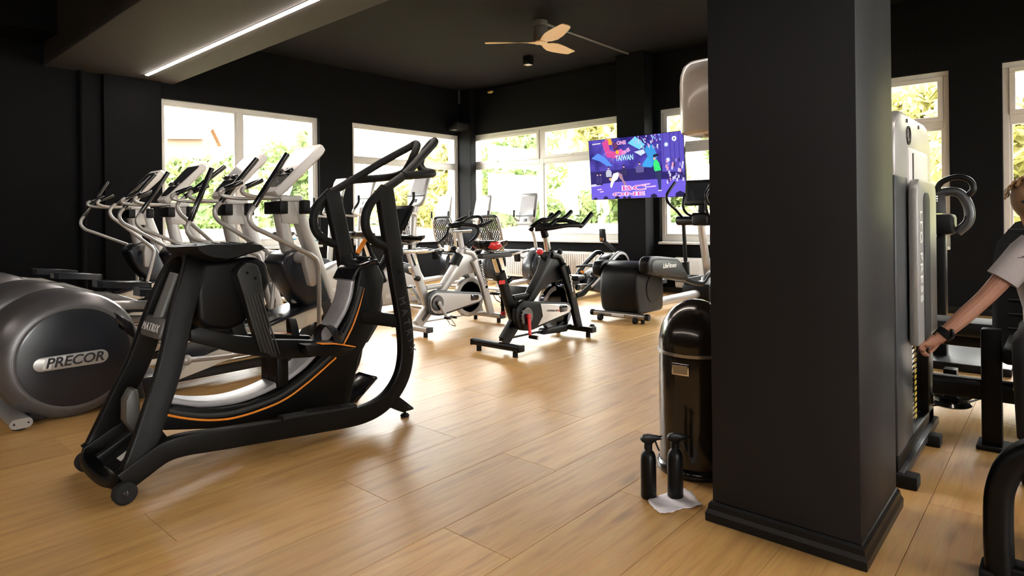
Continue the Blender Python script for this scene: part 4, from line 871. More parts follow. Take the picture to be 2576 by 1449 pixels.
# ---------------------------------------------------------------- black cross trainer beside the pillar
def cross_trainer():
    t = thing('cross_trainer', 'black rear-drive cross trainer with a silver floor tube, behind the waste bin', 'elliptical trainer', (6.6, 3.67, 0))
    sb = MB().tube([(-.69, -.33, .075), (-.69, .33, .075)], .033, 16).build('rear_stabilizer', 'steel', t)
    for s in (-1, 1):
        MB().tube([(-.69, s*.32, .075), (-.69, s*.37, .075)], .036, 16).build('end_cap', 'black', sb, bevel=.008)
        MB().cyl((-.73, s*.22-.02, .035), (-.73, s*.22+.02, .035), .035, 16).build('roller', 'rubber', sb, bevel=.004)
        MB().cyl((-.67, s*.28, 0), (-.67, s*.28, .05), .022, 12).build('foot', 'rubber', sb)
    MB().b2((-.727, -.08, .06), (-.7235, .08, .09)).build('rating_label', 'label', t)
    body = [(-.70, .11), (-.735, .30), (-.725, .50), (-.66, .60), (-.55, .645), (-.25, .64), (-.12, .55), (-.10, .30), (-.12, .08), (-.6, .08)]
    MB().prism(body, -.24, .24).build('drive_housing', 'black', t, bevel=.05, seg=3)
    for s in (-1, 1):
        MB().lathe([(.10, -.006), (.16, -.006), (.165, 0), (.16, .006), (.10, .006)], (-.36, s*.243, .35), 'y', 40).build('disc_cover', 'black', t)
        dz = 0 if s < 0 else -.06
        y = s*.30
        P = [(-.69, .55), (-.70, .66), (-.66, .705), (-.60, .722), (-.44, .715), (.0, .672), (.10, .62), (.267, .462), (.25, .40), (.20, .385), (-.25, .455), (-.38, .50), (-.5, .50)]
        ac = MB().prism([(x, z+dz) for x, z in P], y-.06, y+.06).build('arm_cover', 'black', t, bevel=.03, seg=3)
        MB().prism([(x*.84-.02, .56+(z-.56)*.72+dz) for x, z in P], y-.064, y+.064).build('cover_panel', 'charcoal', ac, bevel=.004)
        if s < 0: text('LifeFitness', .075, frame((-.22, y-.0665, .60), (1, 0, -.02), (0, 0, 1)), 'letter_light', ac, shear=.25, bold=.001)
        MB().bar(smooth([(.2, y, .43+dz), (.45, y, .36+dz), (.70, y, .315+dz), (.80, y, .33+dz), (1.0, y, .43+dz), (1.40, y, .48)], 4), .045, .06, (0, 1, 0)).build('foot_bar', 'black', t)
        pz = .36+dz
        tr = MB().loft([[(.52+x*k, y-s*.07+yy*k, z) for x, yy in ((-.2, -.06), (-.16, -.09), (.16, -.09), (.2, -.06), (.2, .06), (.16, .09), (-.16, .09), (-.2, .06))] for k, z in ((1, pz), (1.02, pz+.055), (.95, pz+.058), (.9, pz+.02), (.3, pz+.018))]).build('foot_tray', 'graphite', t)
        MB().bar([(1.45, s*.28, 1.06), (1.50, s*.28, .50)], .045, .05, (0, 1, 0)).build('swing_arm', 'black', t)
        MB().bar([(1.49, s*.28, .52), (1.515, s*.28, .30)], .08, .10, (0, 1, 0)).build('swing_joint', 'black', t)
        h = MB().tube(smooth([(1.40, s*.26, 1.12), (1.20, s*.27, 1.24), (1.0, s*.27, 1.33), (.95, s*.27, 1.42), (1.03, s*.27, 1.50), (1.19, s*.27, 1.61)], 5), .019, 10).build('moving_handle', 'black', t)
        MB().tube(smooth([(1.38, s*.12, 1.15), (1.26, s*.15, 1.20), (1.20, s*.16, 1.28), (1.22, s*.16, 1.38), (1.26, s*.16, 1.45)], 5), .018, 10).build('fixed_handle', 'black', t)
    MB().bar([(-.1, 0, .12), (1.45, 0, .12)], .13, .10, (0, 1, 0), rnd=.45).build('floor_tube', 'silver', t)
    MB().prism([(1.2, .02), (1.2, .24), (1.4, .32), (1.75, .32), (1.85, .2), (1.85, .02)], -.2, .2).build('front_base', 'black', t, bevel=.04, seg=3)
    MB().bar(smooth([(1.62, 0, .25), (1.52, 0, .6), (1.42, 0, .95), (1.38, 0, 1.15)], 4), .10, .10, (0, 1, 0), rnd=.45).build('mast', 'silver', t)
    MB().tube([(1.42, -.36, 1.09), (1.42, .36, 1.09)], .065, 18).build('handle_axle', 'black', t, bevel=.02)
    MB().b2((1.33, -.12, 1.02), (1.52, .12, 1.20)).build('hub_cover', 'black', t, bevel=.04, seg=3)
    cs = MB().box((1.47, 0, 1.47), (.07, .52, .36), R3('Y', 12)).build('console', 'black', t, bevel=.03, seg=3)
    MB().box((1.432, 0, 1.48), (.004, .40, .24), R3('Y', 12)).build('screen', 'screen_dark', cs)
    MB().bar([(1.42, 0, 1.18), (1.47, 0, 1.36)], .10, .06, (0, 1, 0)).build('console_neck', 'black', cs)
    MB().tube(smooth([(1.55, .14, 1.24), (1.6, .05, 1.18), (1.55, -.05, 1.25)], 4), .006, 6).build('cable', 'white', cs)
cross_trainer()

# ---------------------------------------------------------------- television
def television():
    t = thing('television', 'large wall-mounted television showing a purple dance stage, tilted forward on the pilaster', 'television', (8.30, 4.85, 1.90))
    t.rotation_euler = (0, math.radians(-5), 0)
    Wd, Hd = 1.63, .945
    MB().b2((-.004, -Wd/2, -Hd/2), (.035, Wd/2, Hd/2)).build('case', 'black_gloss', t, bevel=.003)
    MB().b2((.03, -.25, -.25), (.13, .25, .2)).build('wall_bracket', 'black', t, bevel=.005)
    E = {}
    def em(c, s=1.15):
        s *= .52
        k = (tuple(c), round(s, 4))
        if k not in E: E[k] = emat('tv_%d' % len(E), c, s)
        return E[k]
    def P(u, v, d): return (-.005-d, Wd/2-.008-u*(Wd-.016), Hd/2-.008-v*(Hd-.016))
    lay = [0]
    pic = [None]
    def poly(pts, c, name='picture_shape', s=1.15):
        lay[0] += 1; d = .00012*lay[0]
        mb = MB(); mb.add([P(u, v, d) for u, v in pts], [tuple(range(len(pts)))])
        o = mb.build(name, em(c, s), pic[0] or t, sm=False); return o
    def disc(u, v, r, c, k=10, ar=1.0, s=1.15): return poly([(u+r*ar*math.cos(2*PI*i/k), v+r*1.72*math.sin(2*PI*i/k)) for i in range(k)], c, s=s)
    # stage gradient as real bands of the picture
    def grad():
        m = bpy.data.materials.new('tv_stage'); m.use_nodes = True; nt = m.node_tree; b = nt.nodes['Principled BSDF']; b.inputs['Base Color'].default_value = (.004, .004, .004, 1); b.inputs['Specular IOR Level'].default_value = .05
        tc = nt.nodes.new('ShaderNodeTexCoord'); n = nt.nodes.new('ShaderNodeTexNoise'); n.inputs['Scale'].default_value = 3.2; n.inputs['Detail'].default_value = 5
        r = nt.nodes.new('ShaderNodeValToRGB'); r.color_ramp.elements[0].position = .35; r.color_ramp.elements[0].color = (.022, .012, .22, 1); r.color_ramp.elements[1].position = .68; r.color_ramp.elements[1].color = (.17, .12, .8, 1)
        nt.links.new(tc.outputs['Object'], n.inputs['Vector']); nt.links.new(n.outputs['Fac'], r.inputs[0]); nt.links.new(r.outputs[0], b.inputs['Emission Color']); b.inputs['Emission Strength'].default_value = .5
        return m
    E[((0, 0, 0), 0)] = grad()
    pic[0] = poly([(0, 0), (1, 0), (1, 1), (0, 1)], (0, 0, 0), 'picture', 0)
    poly([(0, .53), (1, .5), (1, .72), (0, .76)], (.03, .02, .16))
    poly([(0, .76), (.3, .72), (.7, .71), (1, .74), (1, 1), (0, 1)], (.19, .13, .8))
    poly([(0, .745), (.11, .735), (.11, .77), (0, .785)], (.8, .75, 1))
    # backdrop artwork blocks
    poly([(.19, 0), (.26, 0), (.27, .10), (.22, .10)], (1, .45, .05)); poly([(.15, .05), (.22, .0), (.24, .2), (.3, .22), (.33, .34), (.2, .3)], (.75, .08, .35))
    poly([(.27, .05), (.33, .09), (.33, .21), (.28, .2)], (.10, .03, .12)); poly([(.30, .22), (.36, .18), (.42, .25), (.33, .30)], (.9, .15, .5)); disc(.32, .23, .02, (1, .5, .05))
    poly([(.02, .30), (.1, .22), (.18, .3), (.26, .45), (.2, .45), (.12, .36)], (.12, .3, .95)); poly([(.44, .1), (.52, .0), (.62, .15), (.56, .22)], (.2, .7, 1))
    poly([(.6, .18), (.70, .16), (.74, .35), (.68, .52), (.58, .46), (.64, .34)], (.05, .35, .8)); poly([(.50, .25), (.57, .32), (.62, .28), (.60, .22)], (.7, .8, 1)); poly([(.57, .5), (.63, .36), (.68, .40), (.67, .52)], (.06, .4, .9))
    random.seed(3)
    for k in range(46):
        u, v = random.uniform(.5, .77), random.uniform(.0, .2); c = random.choice(((.75, .7, .95), (.04, .03, .2), (.3, .6, 1), (.8, .4, .7)))
        poly([(u, v), (u+random.uniform(.01, .025), v+random.uniform(-.01, .02)), (u+random.uniform(0, .02), v+random.uniform(.03, .06))], c)
    for k in range(14):
        u, v = random.uniform(.15, .34), random.uniform(.02, .35); poly([(u, v), (u+.004, v), (u+random.uniform(-.07, .07), v+random.uniform(-.1, .1))], random.choice(((1, .3, .3), (1, .6, .7), (.9, .2, .6))))
    poly([(.785, 0), (1, 0), (1, .62), (.785, .6)], (.12, .09, .55))
    for u in (.80, .87, .91, .955): poly([(u, 0), (u+.007, 0), (u+.007, .5), (u, .5)], (.07, .04, .36))
    for u, v in ((.835, .18), (.845, .42)): disc(u, v, .022, (.35, .45, 1)); disc(u, v, .013, (.9, .95, 1), s=2)
    disc(.915, .10, .022, (.95, .95, 1), 20, s=1.4); poly([(.908, .075), (.908, .125), (.926, .10)], (.1, .1, .3)); poly([(.912, .13), (.922, .128), (.918, .15)], (.95, .95, 1), s=1.4)
    # seated people in the background
    def sitter(u, v, c, w=.03):
        poly([(u-w*1.3, v+.20), (u-w*1.3, v+.12), (u+w*1.3, v+.12), (u+w*1.3, v+.20)], (.03, .02, .12)); poly([(u-w, v+.17), (u-w*1.1, v+.09), (u-w*.5, v+.05), (u+w*.5, v+.05), (u+w*1.1, v+.09), (u+w, v+.17)], c)
        disc(u, v+.025, .0105, (.75, .5, .55)); poly([(u-.011, v+.02), (u-.008, v-.004), (u+.008, v-.004), (u+.011, v+.02)], (.03, .02, .06))
    sitter(.215, .46, (.6, .6, .75)); sitter(.385, .45, (.04, .03, .12)); sitter(.555, .42, (.14, .11, .35), .04); sitter(.085, .56, (.05, .04, .2), .015); sitter(.12, .56, (.05, .04, .2), .015)
    for k in range(40):
        u, v = random.uniform(.82, 1), random.uniform(.36, .74); poly([(u, v), (min(1, u+.016), v+.005), (min(1, u+.012), v+.06), (u-.004, v+.05)], random.choice(((.7, .65, .95), (.05, .03, .18), (.35, .25, .8), (.85, .4, .6), (.1, .08, .3))))
    # floor logo lettering
    for s_, size, u, v, sq in (('BC', .19, .48, .835, .55), ('ONE', .15, .42, .93, .52), ('ONE', .075, .375, .085, 1.), ('ONE', .07, .42, .235, 1.)):
        for c, bo in (((.95, .75, 1), .012 if size > .1 else .004), ((.8, .1, .5), 0)):
            lay[0] += 1; p = P(u, v, .00012*lay[0]); mt = frame(p, (0, -1, 0) if size > .1 or v < .1 else (0, -1, .5), (0, 0, 1)) @ Matrix.Diagonal((1.75 if size > .1 else 1, sq, 1, 1))
            text(s_, size, mt, em(c), pic[0], depth=0, bold=bo)
    for u, v, w in ((.07, .83, .06), (.1, .87, .05), (.60, .82, .12), (.56, .78, .1)): poly([(u, v), (u+w, v-.012), (u+w*.9, v+.012), (u+.01, v+.016)], (.9, .6, .95))
    lay[0] += 1; text('TAIWAN', .105, frame(P(.40, .335, .00012*lay[0]), (0, -1, 0), (0, 0, 1)) @ Matrix.Diagonal((.75, 1.1, 1, 1)), em((.45, .85, 1), 1.4), pic[0], depth=0, bold=.002)
    # two dancers
    poly([(.225, .78), (.245, .66), (.27, .58), (.32, .56), (.335, .60), (.31, .68), (.285, .70), (.262, .745), (.25, .80), (.235, .82)], (.95, .92, 1), s=1.2)
    poly([(.325, .56), (.365, .60), (.375, .68), (.40, .74), (.40, .79), (.385, .79), (.36, .70), (.335, .66)], (.45, .25, .35)); disc(.232, .67, .014, (.85, .5, .3)); poly([(.385, .785), (.41, .785), (.405, .80), (.383, .80)], (.9, .85, .95))
    poly([(.705, .56), (.70, .46), (.715, .41), (.735, .40), (.76, .46), (.775, .58), (.74, .585), (.72, .60)], (.05, .85, .2), s=1.2); poly([(.718, .585), (.772, .575), (.772, .70), (.765, .88), (.742, .88), (.735, .74)], (.03, .04, .13))
    disc(.714, .385, .013, (.8, .5, .45)); poly([(.70, .365), (.705, .32), (.745, .31), (.765, .34), (.74, .355)], (.02, .02, .05)); poly([(.735, .885), (.775, .885), (.77, .90), (.732, .90)], (.85, .8, .95))
    for u, r in ((.05, .02), (.17, .028), (.30, .028), (.38, .02), (.43, .02), (.69, .035), (.95, .05)): poly([(u-r, .999), (u-r*.8, .999-r*1.2), (u, .999-r*1.8), (u+r*.8, .999-r*1.2), (u+r, .999)], (.02, .015, .08))
    poly([(.05, .055), (.145, .05), (.145, .07), (.05, .075)], (.75, .7, .8))
television()

# ---------------------------------------------------------------- radiators
def radiator(y0, y1, z0, z1, label):
    t = thing('radiator', label, 'radiator', (XR-.075, (y0+y1)/2, z0), 0, 'panel radiators under the windows'); h = (y1-y0)/2; H = z1-z0
    MB().b2((-.025, -h, 0), (-.012, h, H)).build('front_panel', 'white', t, bevel=.006)
    MB().b2((.012, -h, 0), (.025, h, H)).build('rear_panel', 'white', t, bevel=.006)
    n = int((y1-y0)/.045); rb = MB()
    for k in range(n):
        y = -h+.03+k*(2*h-.06)/(n-1); rb.prism([(-.036, 0), (-.025, -.012), (-.025, .012)], 0, 1, 'z')
        for i in range(6):
            q = rb.v[-6+i]; rb.v[-6+i] = (q[0], q[1]+y, .04+q[2]*(H-.08))
    tag(rb.build('ribs', 'white', t), kind='stuff')
    MB().b2((-.025, -h, H-.012), (.025, h, H)).build('top_grille', 'white', t, bevel=.003)
    for s in (-1, 1):
        MB().b2((-.02, s*h-.008, .02), (.03, s*h+.008, H-.01)).build('side_cover', 'white', t, bevel=.003)
        MB().b2((.02, s*h*.7-.02, .08), (.06, s*h*.7+.02, H-.08)).build('wall_bracket', 'white', t)
    MB().tube([(0, -h+.02, .02), (0, -h+.02, -z0+.0)], .012, 8).build('feed_pipe', 'white', t)
radiator(5.36, 8.0, .09, .58, 'long white panel radiator under the double window behind the rowing machine')
radiator(3.3, 4.36, .09, .54, 'shorter white panel radiator behind the black cross trainer')

# ---------------------------------------------------------------- cleaning corner at the pillar
b = thing('waste_bin', 'tall dark brown push-top waste bin with a domed lid beside the pillar', 'waste bin', (2.69, 1.265, 0))
MB().lathe([(.14, 0), (.182, 0), (.186, .012), (.182, .03), (.172, .04)], n=48).build('base_ring', 'black_gloss', b)
MB().lathe([(.165, .025), (.168, .04), (.168, .515), (.165, .53)], n=48).build('body', 'bin_brown', b)
MB().lathe([(.165, .525), (.173, .527), (.173, .540), (.165, .542)], n=48).build('rim', 'steel', b)
lid = MB().lathe([(.168, .54)]+[(.168*math.cos(a), .56+.205*math.sin(a)) for a in [k*PI/2/14 for k in range(14)]]+[(.004, .7655)], n=48).build('dome_lid', 'bin_brown', b)
a = math.radians(182)
dr = V((math.cos(a), math.sin(a), 0)); tg = V((-math.sin(a), math.cos(a), 0))
Rm = Matrix((dr, tg, V((0, 0, 1)))).transposed()
hp = MB().box(dr*.169+V((0, 0, .475)), (.008, .08, .052), Rm).build('handle_plate', 'chrome', b, bevel=.002)
MB().box(dr*.1735+V((0, 0, .475)), (.002, .066, .036), Rm).build('handle_recess', 'steel', hp)
a2 = math.radians(225); d2 = V((math.cos(a2), math.sin(a2), 0))
def bottle(loc, rz, label):
    t = thing('spray_bottle', label, 'spray bottle', loc, rz, 'spray bottles by the bin')
    MB().lathe([(.02, 0), (.029, 0), (.0315, .004), (.0315, .15), (.030, .168), (.025, .182), (.016, .192), (.0135, .197), (.0135, .21)], n=28).build('body', 'black', t)
    MB().lathe([(.0145, .196), (.0165, .197), (.0165, .218), (.013, .222)], n=20).build('collar', 'black', t)
    hd = MB().prism([(-.032, .232), (-.03, .245), (-.02, .254), (.0, .257), (.045, .248), (.05, .244), (.05, .234), (.03, .231), (.014, .218), (-.01, .218)], -.0115, .0115).build('spray_head', 'black', t, bevel=.004)
    MB().cyl((.048, 0, .240), (.058, 0, .240), .008, 12).build('nozzle', 'black_gloss', hd)
    MB().bar(smooth([(.028, 0, .234), (.034, 0, .215), (.045, 0, .188)], 3), .014, .006, (0, 1, 0)).build('trigger', 'black', t)
bottle((2.266, 1.278, 0), math.radians(-42), 'black spray bottle standing on the bare floor edge of the paper, left of its twin')
bottle((2.335, 1.195, .0045), math.radians(-47), 'black spray bottle standing in the middle of the paper wipe, nearer the pillar')
pp = [(2.227, 1.26), (2.30, 1.245), (2.36, 1.225), (2.421, 1.201), (2.41, 1.16), (2.36, 1.115), (2.334, 1.079), (2.28, 1.10), (2.22, 1.135), (2.155, 1.164), (2.17, 1.19), (2.19, 1.225)]
mbp = MB(); ctr = V((2.29, 1.17, .004)); pr_ = []
random.seed(5)
N_ = 48
for ring in range(1, 7):
    for k in range(N_):
        q = pp[(k*12)//N_]; q2 = pp[((k*12)//N_+1) % 12]; f_ = (k*12/N_) % 1
        e = V((q[0]*(1-f_)+q2[0]*f_, q[1]*(1-f_)+q2[1]*f_, .004)); p = ctr.lerp(e, ring/6)
        j = random.uniform(-1, 1)*.003 if ring == 6 else 0
        pr_.append((p.x+j, p.y+j, .0035+.0012*math.sin(p.x*90+p.y*40)+(random.uniform(0, .004) if ring == 6 else 0)))
vs_ = [tuple(ctr)]+pr_; fs_ = [(0, 1+k, 1+(k+1) % N_) for k in range(N_)]
for r_ in range(5):
    for k in range(N_): fs_.append((1+r_*N_+k, 1+(r_+1)*N_+k, 1+(r_+1)*N_+(k+1) % N_, 1+r_*N_+(k+1) % N_))
mbp.add([(x-2.29, y-1.17, z) for x, y, z in vs_], fs_)
w_ = mbp.build('paper_wipe', 'paper', None, loc=(2.29, 1.17, 0)); sm_ = w_.modifiers.new('s', 'SOLIDIFY'); sm_.thickness = .0012
tag(w_, 'crumpled pale pink paper wipe on the floor under a spray bottle', 'paper towel')
d = thing('paper_dispenser', 'white rounded paper roll dispenser fixed high on the hidden side of the pillar', 'dispenser', (2.555, 1.125, 1.49))
MB().loft([[(k*(.125 if abs(math.cos(a_)) > .01 else .125)*math.copysign(abs(math.cos(a_))**.75, math.cos(a_)), k*.115*math.copysign(abs(math.sin(a_))**.75, math.sin(a_)), z) for a_ in [2*PI*i/32 for i in range(32)]] for k, z in ((.85, 0), (.96, .006), (.98, .02), (1.0, .10), (1.0, .21), (.97, .25), (.88, .285), (.70, .305), (.4, .315))]).build('cover', 'white_gloss', d)
MB().tube([(0, .0, -.012), (0, 0, .01)], .03, 16).build('outlet', 'white', d)
MB().bar([(-.108, .06, .10), (-.108, .06, .235)], .004, .003, (0, 1, 0)).build('seam_strip', 'white', d)

# ---------------------------------------------------------------- ceiling things
f = thing('ceiling_fan', 'three-bladed wooden ceiling fan hanging from a grey drum', 'fan', (6.27, 5.02, 3.40))
MB().lathe([(.05, .28), (.092, .28), (.092, .215), (.089, .21), (.092, .205), (.092, .05), (.08, .03), (.03, .02)], n=32).build('motor_drum', 'fan_grey', f)
for ang in (128, 244, 3):
    a = math.radians(ang); d_ = V((math.cos(a), math.sin(a), 0)); n_ = V((-math.sin(a), math.cos(a), 0)); rings = []
    for r_, w, tw, off in ((.02, .05, 2, 0), (.10, .055, 4, 0), (.17, .075, 14, .006), (.28, .098, 16, .012), (.42, .10, 13, .012), (.58, .085, 10, .008), (.68, .072, 9, .0), (.72, .056, 9, -.006)):
        t_ = -math.radians(tw); wv = n_*math.cos(t_)+V((0, 0, 1))*math.sin(t_); nv = -n_*math.sin(t_)+V((0, 0, 1))*math.cos(t_); c_ = d_*r_+n_*off+V((0, 0, .018*(r_/.7)))
        rings.append([c_+wv*w+nv*.002, c_+wv*w*.5+nv*.010, c_-wv*w*.5+nv*.010, c_-wv*w+nv*.002, c_-wv*w-nv*.003, c_-wv*w*.5-nv*.001, c_+wv*w*.5-nv*.001, c_+wv*w-nv*.003])
    MB().loft(rings).build('blade', 'fan_wood', f)
hb = MB().lathe([(.02, -.006), (.085, -.004), (.09, .008), (.08, .025), (.02, .025)], n=28).build('hub_plate', 'fan_wood', f)
for k in range(6): MB().cyl((.05*math.cos(k*PI/3), .05*math.sin(k*PI/3), -.008), (.05*math.cos(k*PI/3), .05*math.sin(k*PI/3), -.004), .005, 8).build('screw', 'graphite', hb)
tag(MB().b2((6.36, 5.0, ZC-.02), (8.42, 5.03, ZC)).build('cable_duct', 'fan_grey', None, bevel=.003), 'thin grey cable duct on the ceiling running from the fan to the wall', 'cable duct')
c = thing('ceiling_spot', 'small black cube spotlight on the ceiling below the fan', 'lamp', (7.50, 6.26, ZC))
MB().b2((-.06, -.06, -.13), (.06, .06, 0)).build('cube', 'black', c, bevel=.004)
MB().b2((-.05, -.05, -.134), (.05, .05, -.128)).build('lens', 'label', c, bevel=.002)
for i, (y_, lb) in enumerate(((9.0, 'left perforated metal mounting rail hanging in the ceiling corner'), (8.80, 'right perforated metal mounting rail hanging in the ceiling corner'))):
    q = thing('mounting_rail', lb, 'bracket', (8.47+.16*i, 8.84, 3.40))
    MB().b2((-.03, -.006, 0), (.03, .006, .28)).build('rail', 'graphite', q, bevel=.002)
    for k in range(5): MB().b2((-.01, -.008, .03+k*.05), (.01, -.005, .055+k*.05)).build('slot', 'gasket', q)
u = thing('wall_speaker', 'black box speaker mounted high in the room corner under the metal rails', 'speaker', (8.50, 8.76, 2.86))
MB().b2((-.30, -.12, 0), (.05, .10, .15)).build('cabinet', 'black', u, bevel=.006)
MB().b2((-.28, -.124, .02), (.03, -.119, .13)).build('grille', 'charcoal', u)
tag(MB().ell((8.665, 8.18, 3.57), (.03, .08, .03), 8, 5).build('foil_scrap', 'gold_foil', None, sm=False), 'small golden scrap stuck under the ceiling edge above the double window', 'scrap')
# ---------------------------------------------------------------- leg press behind the pillar
def leg_press():
    t = thing('leg_press', 'leg press machine with a tall grey weight tower, just right of the pillar', 'fitness machine', (3.5, .53, 0))
    def arch(x0, x1, z0, z1, r): return [(x0, z0), (x0, z1-r)]+[(x0+r-r*math.cos(a), z1-r+r*math.sin(a)) for a in [k*PI/2/5 for k in range(1, 6)]]+[(x1-r+r*math.sin(a), z1-r+r*math.cos(a)) for a in [k*PI/2/5 for k in range(0, 6)]]+[(x1, z0)]
    # tower: grey shroud with an open slot for the weight stack, black frame right and left
    MB().prism(arch(-.47, .48, 1.30, 1.60, .17), 0, .30).build('tower_cap', 'silver', t, bevel=.02)
    MB().b2((-.47, 0, .12), (-.12, .30, 1.31)).build('left_shroud', 'graphite', t, bevel=.01)
    MB().b2((.32, .0, .03), (.48, .30, 1.31)).build('right_shroud', 'black', t, bevel=.01)
    MB().b2((-.12, .24, .05), (.33, .30, 1.31)).build('rear_panel', 'black', t)
    MB().b2((-.20, -.012, .95), (.30, .03, 1.45)).build('upper_panel', 'plastic_light', t, bevel=.02)
    MB().b2((-.145, -.016, 1.30), (-.13, -.010, 1.42)).build('panel_slot', 'graphite', t)
    sh = MB().prism(arch(-.24, .30, .55, 1.30, .08), -.045, -.005).build('slot_cover', 'console_grey', t, bevel=.015)
    MB().prism(arch(-.10, .06, .56, 1.24, .05), -.05, -.04).build('slot_opening', 'gasket', sh, bevel=.004)
    text('LEG PRESS', .085, frame((-.175, -.047, .95), (0, 0, -1), (1, 0, 0)), 'letter_light', sh, space=1.1)
    MB().tube([(-.17+.04*math.cos(2*PI*k/20), -.003, 1.50+.04*math.sin(2*PI*k/20)) for k in range(20)], .004, 6, True).build('emblem_ring', 'letter_dark', t)
    text('7', .05, frame((-.17, -.004, 1.50), (1, 0, 0), (0, 0, 1)), 'letter_dark', t)
    for x in (-.2, .1): MB().b2((x-.006, -.004, 1.555), (x+.006, .002, 1.572)).build('screw_slot', 'gasket', t)
    for k in range(19):
        z = .07+k*.028
        w = MB().b2((-.08, .03, z), (.30, .18, z+.024)).build('weight_plate', 'black_gloss', t, bevel=.002)
        MB().b2((.12, .0285, z+.004), (.165, .0299, z+.02)).build('plate_mark', 'yellow', w)
    for x in (.0, .22): MB().cyl((x, .10, .05), (x, .10, 1.3), .011, 10).build('guide_rod', 'chrome', t)
    MB().b2((-.47, -.02, .02), (.50, .04, .06)).build('sill_bar', 'graphite', t, bevel=.006)
    for x in (-.46, .17): MB().b2((x-.03, -.07, 0), (x+.05, .02, .055)).build('foot_pad', 'rubber', t, bevel=.008)
    MB().prism(arch(-.47, .47, .02, .12, .03), .0, .30).build('tower_base', 'black', t, bevel=.006)
    # frame towards the seat
    MB().bar([(.30, -.02, .28), (.34, -.30, .275), (.36, -.62, .27)], .10, .09, (0, 0, 1)).build('link_beam', 'black', t)
    MB().b2((.27, -.30, 0), (.35, -.22, .58)).build('seat_post', 'black', t, bevel=.008)
    MB().b2((.24, -.34, 0), (.40, -.20, .02)).build('post_foot', 'rubber', t, bevel=.004)
    pu = MB().lathe([(.02, -.03), (.085, -.03), (.095, -.022), (.08, -.004), (.08, .004), (.095, .022), (.085, .03), (.02, .03)], (.62, -.06, .13), 'z', 28).build('pulley', 'black_gloss', t)
    MB().b2((.58, -.09, .15), (.66, -.03, .30)).build('pulley_bracket', 'black', t, bevel=.004)
    MB().tube([(.45, .02, .12), (.62, -.14, .13), (1.3, -.35, .12)], .005, 6).build('cable', 'black', t)
    MB().b2((.2, -.80, .43), (.75, -.30, .50)).build('seat_pad', 'black_soft', t, bevel=.025)
    MB().b2((.30, -.62, .20), (.70, -.46, .44)).build('seat_frame', 'black', t, bevel=.008)
    MB().b2((.40, -.64, 0), (1.0, -.46, .08)).build('floor_beam', 'black', t, bevel=.008)
    P = [(-.27, .40), (-.27, .85), (-.25, .98), (-.17, 1.09), (-.05, 1.13), (.05, 1.13), (.17, 1.09), (.25, .98), (.27, .85), (.27, .40)]
    bk = MB().loft([[(.80+d+(z-.4)*.12, -.50+y*k, .4+(z-.4)*k) for y, z in P] for k, d in ((.9, -.05), (1, -.03), (1, .02), (.92, .035))]).build('backrest', 'black_soft', t)
    for k in range(9): MB().tube([(.752+(.12*.075*k), -.70, .45+.075*k), (.752+(.12*.075*k), -.30, .45+.075*k)], .005, 6).build('stitch_rib', 'charcoal', bk)
    MB().bar([(.9, -.5, .1), (.88, -.5, .6), (.93, -.5, 1.0)], .07, .06, (0, 1, 0)).build('back_post', 'black', t)
    hd = MB().tube(smooth([(.16, -.36, .33), (.14, -.38, .42), (.20, -.43, .45), (.32, -.47, .43)], 4), .018, 12).build('side_handle', 'chrome', t)
    hr = MB().ell((.84, -.55, 1.28), (.06, .15, .09), 18, 10, e=.7).build('headrest', 'black_gloss', t)
    MB().bar([(.90, -.5, .95), (.88, -.53, 1.25)], .04, .03, (0, 1, 0)).build('headrest_post', 'black', hr)
leg_press()

